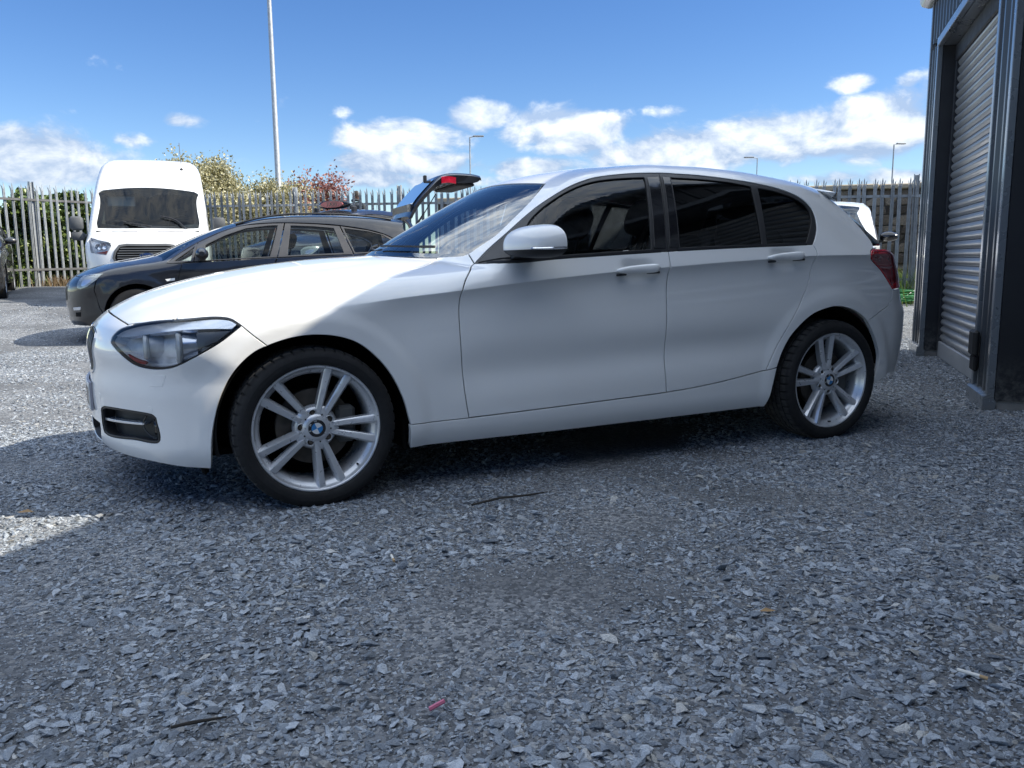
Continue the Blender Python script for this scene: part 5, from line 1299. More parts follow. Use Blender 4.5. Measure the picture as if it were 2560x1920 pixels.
MPV_SP = dict(hood_x=-.735, wb=2.70, ws_top=(1.08,.22,.52), ws_base=(.12,.36,.64), roof_end=3.20, rear_top=1.05, mirror=(.72,1.10), front_cut=[(-.43,.86),(-.42,.78),(-.45,.62),(-.41,.42)], rear_cut=[(3.15,.40),(3.22,.70),(3.23,1.05),(3.18,1.30),(3.14,1.46)],
    ws_edge=[(.32,1.02),(.47,1.14),(.68,1.29),(.90,1.42),(1.08,1.50)],
    hole=[(.40,1.01),(.55,1.13),(.75,1.265),(1.0,1.40),(1.25,1.485),(1.60,1.53),(2.1,1.535),(2.6,1.515),(2.90,1.48),(3.02,1.40),(3.04,1.28),(2.98,1.13),(2.54,1.08),(2.53,.95),(2.45,.72),(2.33,.50),(2.29,.31),(.47,.31),(.445,.681),(.52,1.0)],
    doors=[('front_door', [(.52,1.0),(1.60,1.045),(1.56,.885),(1.53,.60),(1.545,.31),(.47,.31),(.445,.681)]), ('rear_door', [(1.607,1.045),(2.54,1.08),(2.53,.95),(2.45,.72),(2.33,.50),(2.29,.31),(1.55,.31),(1.535,.60),(1.565,.885)])],
    windows=[(0, [(.40,1.012),(.55,1.13),(.75,1.262),(1.0,1.397),(1.25,1.482),(1.60,1.527),(1.66,1.529),(1.600,1.05),(.52,1.006)], [[(.60,1.10),(.80,1.24),(1.02,1.365),(1.27,1.448),(1.58,1.488),(1.545,1.07),(.62,1.035)]]),
             (1, [(1.672,1.529),(2.1,1.532),(2.52,1.518),(2.54,1.085),(1.612,1.05)], [[(1.73,1.49),(2.1,1.494),(2.44,1.482),(2.455,1.105),(1.70,1.075)]]),
             (-1, [(2.53,1.517),(2.60,1.512),(2.90,1.477),(3.015,1.40),(3.035,1.28),(2.975,1.135),(2.55,1.088)], [[(2.58,1.475),(2.86,1.445),(2.95,1.38),(2.965,1.28),(2.92,1.16),(2.59,1.12)]])],
    lamps=[('headlight', [(-.66,.70),(-.64,.79),(-.57,.85),(-.45,.87),(-.34,.86),(-.42,.79),(-.53,.71),(-.61,.68)], None)], lift=.09)
def build_taxi():
    x, y = -4.15, 15.9
    root = thing('taxi', 'dark blue taxi with an oval roof sign parked behind the black estate', 'taxi', (x, y, float(gz(x, y))+.03), R_(66))
    car = Mpv(); sp = dict(MPV_SP); sp['frame_m'] = BLACK_TRIM
    vehicle(car, root, PAINT_TAXI, sp, GLASS_CAR, h=.07)
    z = float(car.H(np.array(1.35), np.array(0.)))
    m = MB(); R = []
    for k in range(15):
        t = -1+2*k/14; wz = (1-abs(t)**2.6)**.5 if abs(t) < 1 else .05
        wz = max(wz, .08); R.append([(1.36+dx*.075*wz, t*.40, z+.02+.085*(1+dz*wz)) for dx, dz in ((-1,-.6),(-1,.2),(-.5,1),(.5,1),(1,.2),(1,-.6),(.5,-1),(-.5,-1))])
    m.loft(R); so = m.build('roof_sign', GLOSS_BLACK, root, 50)
    m = MB(); m.prism([(.27*math.cos(a)*abs(math.cos(a))**-.3 if abs(math.cos(a)) > .05 else 0, z+.108+.062*math.sin(a)) for a in np.linspace(0, 2*math.pi, 33)[:-1]], 1.262, 1.286, 'x'); m.build('sign_panel', mat('faded_red_panel', (.42,.13,.12), .5, var=.1), so)
    M = Matrix.Translation((1.2605, 0, z+.105)) @ Matrix.Rotation(-math.pi/2, 4, 'Z') @ Matrix.Rotation(math.pi/2, 4, 'X')
    text_part('sign_lettering', 'TAXI', .115, BADGE_BLACK, so, M, .002)
    for s in (-.47, .47):
        m = MB(); m.bbox((1.30,s-.035,z-.05),(1.44,s+.035,z+.06), .015); m.build('sign_foot', BLACK_TRIM, so)
    m = MB(); m.tube([(3.0,.1,z-.06),(3.12,.1,z+.35)], .004, 5); m.build('aerial', BLACK_TRIM, root)
build_taxi()
def build_white_suv(*args):
    x, y, lab = args
    root = thing('people_carrier', lab, 'car', (x, y, float(gz(x, y))+.03), R_(67))
    sp = dict(MPV_SP); sp['mirror_m'] = GLOSS_BLACK; sp['frame_m'] = BLACK_TRIM
    sp['ws_top'] = (1.08,.16,.64); sp['ws_base'] = (.12,.34,.70)
    vehicle(Suv(), root, PAINT_WHITE, sp, GLASS_CAR, h=.06); root.scale = (1.12, 1.12, 1.05)
build_white_suv(3.83, 11.08, 'tall white car with black mirrors standing beyond the hatchback rear lamp')
def build_car_van():
    x, y = 2.62, 8.15
    root = thing('car_van', 'small white panel van seen only through the hatchback windows', 'van', (x, y, float(gz(x, y))), R_(205))
    sp = dict(MPV_SP); sp['hole'] = [(.40,1.01),(.55,1.13),(.75,1.265),(1.0,1.40),(1.25,1.485),(1.60,1.53),(1.67,1.531),(1.605,1.045),(1.56,.885),(1.53,.60),(1.545,.31),(.47,.31),(.445,.681),(.52,1.0)]
    sp['doors'] = MPV_SP['doors'][:1]; sp['windows'] = MPV_SP['windows'][:1]; sp['frame_m'] = BLACK_TRIM
    vehicle(Suv(), root, PAINT_VAN, sp, GLASS_CAR, h=.07); root.scale = (.82, 1, 1)
build_car_van()
def build_left_car():
    x, y = -10.27, 15.1
    root = thing('people_carrier', 'dark glossy car parked with its nose towards the white van beside the fence', 'car', (x, y, float(gz(x, y))-.02), R_(118))
    sp = dict(MPV_SP); sp['frame_m'] = BLACK_TRIM
    vehicle(Mpv(), root, PAINT_BROWN, sp, GLASS_CAR, h=.07)
build_left_car()

def build_van():
    car = Van(); root = thing('panel_van', 'white high-roofed panel van with dark slatted grille and oval badge by the fence', 'van', (-6.374, 14.745, .315), R_(109.61))
    A = lambda p: car.to('A', car.side(p)); At = lambda p: car.to('A', car.top(p)); Bs = lambda p: car.to('B', car.side(p)); Bf = lambda p: car.to('B', car.front(p)); Bt = lambda p: car.to('B', car.top(p))
    VC = .9*math.pi/2; J = lambda *a: np.vstack(a); sl = smooth_line; ys = np.linspace(0, -1, 12)
    base = lambda k: [(-.372+k+.30*(y*.80)**2, y*.80) for y in ys]; top = lambda k: [(.485+k+.11*(y*.76)**2, y*.76) for y in ys]
    we = sl([(-.175,1.255),(.02,1.44),(.25,1.655),(.42,1.81),(.53,1.90)], .05)
    hood_f = [(-.945+.10*(y*.50)**2, y*.50) for y in ys]
    hl = [(-.559,-.875,1.079),(-.72,-.75,1.045),(-.874,-.573,1.002),(-.932,-.545,.932),(-.958,-.625,.790),(-.836,-.86,.830),(-.771,-.871,.956)]
    cut = A([(-.62,1.08),(-.72,.95),(-.72,.80),(-.70,.62)])
    gap_poly = J(At(hood_f), A([(-.80,1.02),(-.56,1.08)]), A([(-.70,.95),(-.72,.80),(-.70,.63)]), A([(-.62,.62)]+arc(0,.36,.42,142,2,12)), A([(.50,.34),(3.0,.34),(4.40,.34),(4.42,2.3)]), At([(4.40,-.75),(4.40,-.4),(4.40,0)]), At(top(0)), A(we[::-1]), At(base(0)[::-1]))
    swin = [(.02,1.30),(.20,1.47),(.50,1.72),(.62,1.78),(.98,1.80),(1.02,1.28),(.60,1.24)]
    body = panel('body', car, 'A', gap_poly, PAINT_VAN, root, h=.04, sym=(VC, 1), holes=[A(swin)], gap=.003, lip=.003, flange=.02)
    for s in (0, 1):
        o = panel('side_window', car, 'A', A(swin), GLASS_DARK, root, h=.1, gap=-.004, off=-.006)
        if s: flip_tree(o)
    glz = J(At(top(0)), A(we[::-1]), At(base(0)[::-1]))
    panel('windscreen', car, 'A', glz, GLASS_CAR, root, h=.08, sym=(VC, 1), gap=-.003, lip=.001, flange=.003, off=-.010)
    wi = sl(np.array(we)+0, .05); P = car.side(we); inn = car.to('A', car.top(np.stack([P[3:-3, 0]-.02, P[3:-3, 1]+.075], -1)))
    ring = J(At(top(-.01)), A(we[::-1]), At(base(.01)[::-1]), At([(x+.06, y*.93) for x, y in base(0)]), inn, At([(x-.11-.10*math.exp(-(y/.15)**2), y*.94) for x, y in top(0)[::-1]]))
    panel('windscreen_band', car, 'A', ring, GLOSS_BLACK, root, h=.05, sym=(VC, 1), gap=0, lip=.0005, flange=.001, off=-.016)
    # bonnet vents
    for s in (0, 1):
        v = At([(-.41,-.575),(-.50,-.36),(-.545,-.16),(-.515,-.155),(-.47,-.36),(-.385,-.56)]); o = panel('bonnet_vent', car, 'A', v, LINER, body, h=.03, off=.002, gap=0, lip=.001, flange=.01)
        if s: flip_tree(o)
    # nose
    gr = [(-.0,.962),(-.30,.968),(-.425,.950),(-.50,.850),(-.532,.735),(-.49,.640),(-.30,.625),(0,.625)]
    bo = J(Bt(hood_f), Bs([(-.80,1.02),(-.56,1.08)]), Bs([(-.70,.95),(-.72,.80),(-.70,.63)]), Bs([(-.62,.62)]), Bs(arc(0,.36,.42,142,180,5)), Bs([(-.45,.42),(-.55,.40)]), Bf([(-.60,.60),(-.50,.585),(-.25,.585)]), np.array([[0, z] for z in np.linspace(.585, float(car.top([(-.945, 0)])[0][2])-.003, 8)]))
    hlp = car.to('B', np.array(hl)); 
    nose = panel('front_bumper', car, 'B', bo, PAINT_VAN, root, h=.05, sym=(0., 0), gap=.003, flange=.02, holes=[Bf(np.array(gr)[1:-1]) if False else hlp])
    lo = J(Bf([(0,.582),(-.25,.582),(-.50,.582),(-.60,.597)]), Bs([(-.55,.40)]), Bs([(-.55,.25),(-.70,.22)]), Bf([(-.4,.22),(0,.22)]))
    panel('lower_bumper', car, 'B', lo, GREY_BUMPER, root, h=.06, sym=(0., 0), gap=0, flange=.02, off=.004)
    for s in (0, 1):
        o = wall_mesh('headlight', car, 'B', hlp, -.002, -.06, LAMP_HOUSING, root)
        panel('lamp_lens', car, 'B', hlp, GLASS_LENS, o, h=.04, off=.002, gap=.001, lip=.001, flange=.004)
        for (y, z, r) in ((-.66,.93,.055), (-.74,.92,.05)):
            c = car.front([(y, z)])[0]; t = MB(); t.lathe([(r,.02),(r-.01,.03),(0,.05)], 20, 'x', c); t.build('lamp_reflector', LAMP_SILVER, o)
        rf = car.to('B', np.array([(-.90,-.66,.845),(-.945,-.60,.86),(-.955,-.62,.80),(-.87,-.78,.825)])); panel('reflector_or_reflection', car, 'B', rf, mat('orange_reflector', (.5,.10,.05), .3, coat=.5), o, off=-.012, gap=0, lip=.001, flange=.004, h=.03)
        if s: flip_tree(o)
    gpoly = J(Bf(np.array(gr)))
    g = panel('grille', car, 'B', gpoly, LINER, root, h=.05, sym=(0., 0), gap=0, off=.002, lip=.001, flange=.005)
    rim = J(Bf(np.array(gr)[:-1]), Bf([(-.30,.66),(-.46,.672),(-.490,.735),(-.465,.83),(-.40,.915),(-.30,.93),(0,.925)][::1]))
    panel('grille_surround', car, 'B', rim, GREY_BUMPER, g, h=.03, sym=(0., 0), gap=0, off=.012, lip=.003, flange=.012)
    for k in range(6):
        z = .69+.040*k; yw = .455-.07*max(0, (z-.80)/.12)
        P = car.front([(y, z) for y in np.linspace(-yw, yw, 13)]); m = MB()
        m.loft([[(p[0]-.022, p[1], p[2]-.009), (p[0]-.026, p[1], p[2]+.002), (p[0]-.016, p[1], p[2]+.010), (p[0], p[1], p[2]+.010), (p[0], p[1], p[2]-.009)] for p in P]); m.build('grille_slat', GREY_BUMPER, g, 40)
    c = car.front([(0,.772)])[0]; m = MB(); m.lathe([(0,-.040),(.8,-.040),(1.0,-.034),(1.0,-.01)], 32, 'x', (c[0], 0, 0))
    for rr, dx, mt, nm in ((1.0, 0, CHROME, 'badge_rim'), (.88, -.003, FORD_BLUE, 'badge')):
        m = MB(); n = 32; V = []
        for px_ in (-.006+dx, -.045+dx): V.append([(c[0]+px_, .120*rr*math.cos(t), .772+.048*rr*math.sin(t)) for t in np.linspace(0, 2*math.pi, n+1)[:-1]])
        m.loft(V); m.build(nm, mt, g, 30)
    M = Matrix.Translation((c[0]-.0495, 0, .770)) @ Matrix.Rotation(-math.pi/2, 4, 'Z') @ Matrix.Rotation(math.pi/2, 4, 'X') @ Matrix.Shear('XZ', 4, (0, 0)) 
    text_part('badge_lettering', 'Ford', .085, CHROME, g, M, .001)
    # mirrors, wipers, aerial
    for s in (1, -1):
        m = MB(); m.bbox((.02,-1.27,1.22),(.16,-1.06,1.46), .035); mo = m.build('door_mirror', GREY_BUMPER, root, 50)
        k = MB(); k.bbox((.03,-1.26,1.05),(.15,-1.05,1.20), .03); k.build('mirror_lower', GREY_BUMPER, mo, 50)
        a = MB(); a.bbox((.06,-1.08,1.10),(.13,-.90,1.16), .015); a.build('mirror_arm', GREY_BUMPER, mo)
        l = MB(); l.bbox((.025,-1.285,1.10),(.10,-1.262,1.20), .008); l.build('mirror_indicator', LAMP_TUBE, mo)
        if s == -1: flip_tree(mo)
    for pts in ([(-.30,-.62),(-.18,-.45),(-.14,-.20)], [(-.335,-.05),(-.30,.15),(-.22,.40)]):
        P = car.top(sl(pts, .05)); m = MB(); m.tube([(p[0]-.01, p[1], p[2]+.02) for p in P], .012, 6); m.build('wiper', BLACK_TRIM, root)
    P = car.top([(1.02, -.56)])[0]; m = MB(); m.lathe([(.03,0),(.022,.03),(.0,.035)], 12, 'z', P); m.tube([tuple(P+np.array([0,0,.02])), tuple(P+np.array([.22,0.02,.52]))], .006, 5); m.build('aerial', BLACK_TRIM, root)
    for yy in (-.30, .0, .30):   # roof swages
        P = car.top([(x, yy) for x in np.linspace(.72, 1.6, 8)]); m = MB(); m.tube([(p[0], p[1], p[2]-.004) for p in P], .008, 6); m.build('roof_swage', PAINT_VAN, body)
    for x in (0, 3.3):
        plain_wheel(root, (x,-.93,.345), 0, .345, .22); plain_wheel(root, (x,.93,.345), math.pi, .345, .22)
    # cab
    for y in (-.52, .52): seat_shape('seat', root, .95, y, .95, .52, .60, 12, SEAT)
    d = MB(); d.loft([[(-.35,y,1.0),(-.30,y,1.20),(.05,y,1.24),(.22,y,1.18),(.20,y,.8)] for y in np.linspace(-.82, .82, 9)]); d.build('dashboard', PLASTIC_DARK, root, 50)
    st = MB(); M = Matrix.Translation((.30,.50,1.24)) @ Matrix.Rotation(R_(50), 4, 'Y'); st.tube([M @ Vector((.20*math.cos(t), .20*math.sin(t), 0)) for t in np.linspace(0, 2*math.pi, 25)], .016, 6); st.build('steering_wheel', PLASTIC_DARK, root, 40)
    m = MB(); m.bbox((.68,-.80,1.95),(1.25,.80,2.0), .02); m.build('cab_ceiling', BEIGE, root)
    m = MB(); m.bbox((.50,.24,1.66),(.53,.70,1.84), .02); m.build('sun_visor', BEIGE, root)
    m = MB(); m.box((1.28,-.84,.4),(1.32,.84,2.2)); m.build('bulkhead', mat('bulkhead_grey', (.05,.055,.055), .8), root, None)
    m = MB(); m.box((-.8,-.8,.3),(4.3,.8,.36)); m.build('floor_pan', LINER, root, None)
build_van()

# ------------------------------------------------------------------ fences, walls, plants, lamps
GALV = mat('galvanised_steel', (.40,.42,.43), .50, metal=.45, var=.18, vscale=12, spec=.5)
GALV_DARK = mat('weathered_rail', (.13,.13,.13), .7, metal=.3, var=.3, vscale=8)
def _vary(m, lo=.72, hi=1.12):
    nt = m.node_tree; b = nt.nodes['Principled BSDF']; old = b.inputs['Base Color'].links[0].from_socket; oi = nd(nt, 'ObjectInfo')
    mx = nd(nt, 'Mix', data_type='RGBA', blend_type='MULTIPLY'); mx.inputs[0].default_value = 1; nt.links.new(old, mx.inputs[6]); nt.links.new(ramp(nt, oi.outputs['Random'], [(0, gray(lo)), (1, gray(hi))]), mx.inputs[7]); nt.links.new(mx.outputs[2], b.inputs['Base Color'])
_vary(GALV)
def pale_mesh(hgt=2.4):
    """W-section palisade pale with a split, three pointed head"""
    sec = [(-.034,.0),(-.022,.020),(-.007,.020),(0,.008),(.007,.020),(.022,.020),(.034,0)]
    m = MB(); t = .004; zt = hgt-.16
    for i in range(6):
        (x0, y0), (x1, y1) = sec[i], sec[i+1]
        m.add([(x0,y0,0),(x1,y1,0),(x1,y1,zt),(x0,y0,zt),(x0,y0-t,0),(x1,y1-t,0),(x1,y1-t,zt),(x0,y0-t,zt)], [(3,2,1,0),(4,5,6,7),(2,3,7,6)])
    m.add([(-.011,.018,zt),(.011,.018,zt),(.012,.018,hgt-.06),(0,.018,hgt),(-.012,.018,hgt-.06),(-.011,.012,zt),(.011,.012,zt),(.012,.012,hgt-.06),(0,.012,hgt),(-.012,.012,hgt-.06)], [(0,1,2,3,4),(9,8,7,6,5),(1,6,7,2),(2,7,8,3),(3,8,9,4),(4,9,5,0)])
    for s in (-1, 1):
        m.add([(s*.014,.018,zt),(s*.034,0,zt),(s*.045,-.012,hgt-.09),(s*.050,-.020,hgt-.045),(s*.030,.004,hgt-.085),(s*.014,.012,zt-.004),(s*.034,-.005,zt-.004)], [(0,1,2,3,4),(5,4,3),(6,3,2,1),(0,4,5),(5,3,6)])
    me = m.build('pale', GALV, None, None); d = me.data; bpy.data.objects.remove(me); return d
PALE = pale_mesh()
def fence(label, a, b, pitch=.155, za=None, zb=None, post_every=2.75, flip=False, rail_m=GALV, skip=None):
    a = np.array(a, float); b = np.array(b, float); L = np.linalg.norm(b-a); ang = math.atan2(b[1]-a[1], b[0]-a[0])
    root = thing('palisade_fence', label, 'fence', (a[0], a[1], za), ang); sl_ = (zb-za)/L
    rng = random.Random(int(L*100)); n = int(L/pitch)
    sgn = -1 if not flip else 1
    for k in range(n+1):
        u = k*pitch
        if skip and any(s0 < u < s1 for s0, s1 in skip): continue
        o = link('pale', PALE, root); o.location = (u, sgn*.03, sl_*u+rng.uniform(-.012, .012)); o.rotation_euler = (rng.gauss(0, .010), rng.gauss(0, .009), (0 if sgn < 0 else math.pi)+rng.gauss(0, .04))
    post_every = (L-.04)/max(1, round(L/post_every)); posts = np.arange(.04, L+.01, post_every)
    for k, u in enumerate(posts):
        m = MB(); m.box((u-.045,.012,-.3),(u-.039,.10,2.46)); m.box((u+.039,.012,-.3),(u+.045,.10,2.46)); m.box((u-.040,.052,-.3),(u+.040,.058,2.44)); o = m.build('post', GALV, root, None); o.location = (0, 0, sl_*u)
        if k < len(posts)-1:
            for z in (.42, 2.02):
                m = MB(); v = u+post_every; m.loft([[(uu, .0, z+sl_*uu), (uu, .045, z+sl_*uu), (uu, .045, z+.006+sl_*uu), (uu, .006, z+.006+sl_*uu), (uu, .006, z+.05+sl_*uu), (uu, 0, z+.05+sl_*uu)] for uu in (u, v)]); m.build('rail', rail_m, root, None)
    return root
FA = np.array([-3.6, 19.5]); FD = np.array([.959, -.2835])
p0 = FA-FD*4.35; p1 = FA+FD*14.6
fence('long grey palisade fence running behind the taxi to the stone wall', p0, p1, za=.30, zb=.02)
fence('grey palisade fence in front of the ivy hedge beside the van', (-12.37, 17.35), (-9.75, 21.5), za=.38, zb=.42, rail_m=GALV_DARK, pitch=.170, flip=True, post_every=2.95)

# stone wall behind the fence
WALL_ST = []
def wall_stone_mat():
    m, nt, b = pbsdf('rubble_stone'); oi = nd(nt, 'ObjectInfo'); v = coords(nt)
    base = ramp(nt, oi.outputs['Random'], [(0,(.055,.042,.030)),(.35,(.12,.092,.066)),(.7,(.20,.155,.11)),(1,(.32,.26,.19))])
    n = noise(nt, v, 9, 6, .65); mx = nd(nt, 'Mix', data_type='RGBA', blend_type='MULTIPLY'); mx.inputs[0].default_value = 1; nt.links.new(base, mx.inputs[6]); nt.links.new(ramp(nt, n, [(.3, gray(.45)), (.7, gray(1.25))]), mx.inputs[7])
    nt.links.new(mx.outputs[2], b.inputs['Base Color']); b.inputs['Roughness'].default_value = .95; bump(nt, b, n, .7, .03); return m
RUBBLE = wall_stone_mat(); MORTAR = mat('old_mortar', (.085,.07,.055), .95, var=.35, vscale=6, bmp=.6, bscale=25)
COPING = mat('pale_coping', (.42,.35,.25), .9, var=.2, vscale=5, bmp=.3, bscale=40)
def build_wall():
    import bmesh
    o = FA+FD*1.2+np.array([.2835, .959])*2.1; L = 15.4; ang = math.atan2(FD[1], FD[0])
    root = thing('stone_wall', 'old brown rubble stone wall with pale coping behind the palisade fence', 'wall', (o[0], o[1], -.1), ang)
    m = MB(); m.box((0,.06,0),(L,.42,2.50)); m.build('wall_core', MORTAR, root, None)
    rng = np.random.default_rng(5); shapes = []
    for k in range(10):
        bm = bmesh.new(); p = rng.uniform(-1, 1, (16, 3)); p = np.sign(p)*np.abs(p)**.35*.5; p[:, 1] *= .5
        vs = [bm.verts.new(q) for q in p]; r = bmesh.ops.convex_hull(bm, input=vs); bmesh.ops.delete(bm, geom=[g for g in r['geom_interior'] if isinstance(g, bmesh.types.BMVert)], context='VERTS')
        me = bpy.data.meshes.new('stone'); bm.to_mesh(me); bm.free(); me.materials.append(RUBBLE); shapes.append(me)
    z = .05; n = 0
    while z < 2.40:
        h = rng.uniform(.13, .24); u = rng.uniform(0, .2)
        lo_u = 0 if z > 1.95 else 9.3
        u += lo_u
        while u < L:
            w = rng.uniform(.16, .48)
            if z > 1.95 and 4.6 < u < 8.8: u += w+.012; continue
            s = link('stone', shapes[rng.integers(10)], root); s.location = (u+w/2, .05+rng.uniform(-.02, .02), z+h/2); s.scale = (w*1.02, .16, h*1.02); s.rotation_euler = (0, rng.normal(0, .05), 0); n += 1
            u += w+.012
        z += h+.008
    u = 0
    while u < L:
        w = rng.uniform(.55, .9); m = MB(); m.bbox((u,-.05,2.50+rng.uniform(0, .02)),(u+w-.012,.46,2.62+rng.uniform(-.01, .015)), .02); m.build('coping_stone', COPING, root); u += w
build_wall()

# ---------------- foliage
def leaf_mat(name, stops, rough=.6, trans=.25):
    m, nt, b = pbsdf(name); ge = nd(nt, 'NewGeometry')
    nt.links.new(ramp(nt, ge.outputs['Random Per Island'], stops), b.inputs['Base Color']); b.inputs['Roughness'].default_value = rough
    b.inputs['Subsurface Weight'].default_value = 0; b.inputs['Transmission Weight'].default_value = 0
    tl = nd(nt, 'BsdfTranslucent'); mx = nd(nt, 'MixShader'); mx.inputs[0].default_value = trans
    nt.links.new(ramp(nt, ge.outputs['Random Per Island'], stops), tl.inputs[0]); nt.links.new(b.outputs[0], mx.inputs[1]); nt.links.new(tl.outputs[0], mx.inputs[2])
    nt.links.new(mx.outputs[0], nt.nodes['Material Output'].inputs[0]); return m
BARK = mat('bark', (.10,.075,.055), .9, var=.35, vscale=14, bmp=.6, bscale=40)
def leaves(P, size, rng, up=.4, aspect=1.7):
    """one folded diamond per point -> vertices, faces"""
    n = len(P); d = rng.normal(size=(n, 3)); d[:, 2] = d[:, 2]*.6+up; d /= np.linalg.norm(d, axis=1, keepdims=True)
    t = np.cross(d, rng.normal(size=(n, 3))); t /= np.linalg.norm(t, axis=1, keepdims=True); b = np.cross(d, t)
    s = size*rng.uniform(.55, 1.25, (n, 1))
    V = np.stack([P-t*s*aspect*.5, P+b*s*.5-d*s*.12, P+t*s*aspect*.5, P-b*s*.5-d*s*.12], 1).reshape(-1, 3)
    F = [(4*i, 4*i+1, 4*i+2) for i in range(n)]+[(4*i, 4*i+2, 4*i+3) for i in range(n)]
    return V, F
def tree(name, label, base, limbs, leaf_m, leaf_size, per_tip, spread, seed, cat='tree', trunk_r=.07, levels=3, upright=.5, length=1.0):
    rng = np.random.default_rng(seed); root = thing(name, label, cat, base); tr = MB(); tips = []
    def grow(p, d, ln, r, lev):
        pts = [p]; q = p.copy(); dd = d.copy()
        for _ in range(4):
            dd = dd+rng.normal(0, .16, 3); dd[2] += .06*upright; dd /= np.linalg.norm(dd); q = q+dd*ln/4; pts.append(q.copy())
        tr.tube([tuple(x) for x in pts], [r*(1-.14*i) for i in range(5)], 6 if lev < 2 else 4)
        if lev >= 2:
            tips.extend(pts[1:])
        if lev < levels:
            for _ in range(rng.integers(3, 5)):
                i = rng.integers(2, 5); nd_ = dd+rng.normal(0, .62, 3); nd_[2] += upright*.35; nd_ /= np.linalg.norm(nd_)
                grow(pts[i].copy(), nd_, ln*rng.uniform(.55, .78), r*.55, lev+1)
    for (off, d, ln) in limbs: grow(np.array(off, float), np.array(d, float)/np.linalg.norm(d), ln*length, trunk_r, 0)
    tr.build('trunk', BARK, root, 60)
    T = np.array(tips); P = np.repeat(T, per_tip, 0)+rng.normal(0, spread, (len(T)*per_tip, 3))
    V, F = leaves(P, leaf_size, rng); o = link('crown', mesh_np('crown', V, F, leaf_m, smooth=False), root)
    return root
BLOSSOM = leaf_mat('pale_blossom_leaf', [(0,(.16,.15,.06)),(.35,(.36,.33,.16)),(.7,(.55,.51,.31)),(1,(.75,.72,.55))])
REDLEAF = leaf_mat('copper_leaf', [(0,(.16,.055,.05)),(.5,(.34,.14,.115)),(1,(.55,.30,.24))])
IVY = leaf_mat('ivy_leaf', [(0,(.025,.045,.012)),(.45,(.085,.14,.035)),(.8,(.18,.25,.07)),(1,(.34,.38,.13))], .35)
GRASS = leaf_mat('grass_blade', [(0,(.05,.10,.015)),(.6,(.14,.24,.04)),(1,(.32,.36,.12))])
BROWNLEAF = leaf_mat('dry_leaf', [(0,(.10,.06,.03)),(1,(.30,.22,.12))])
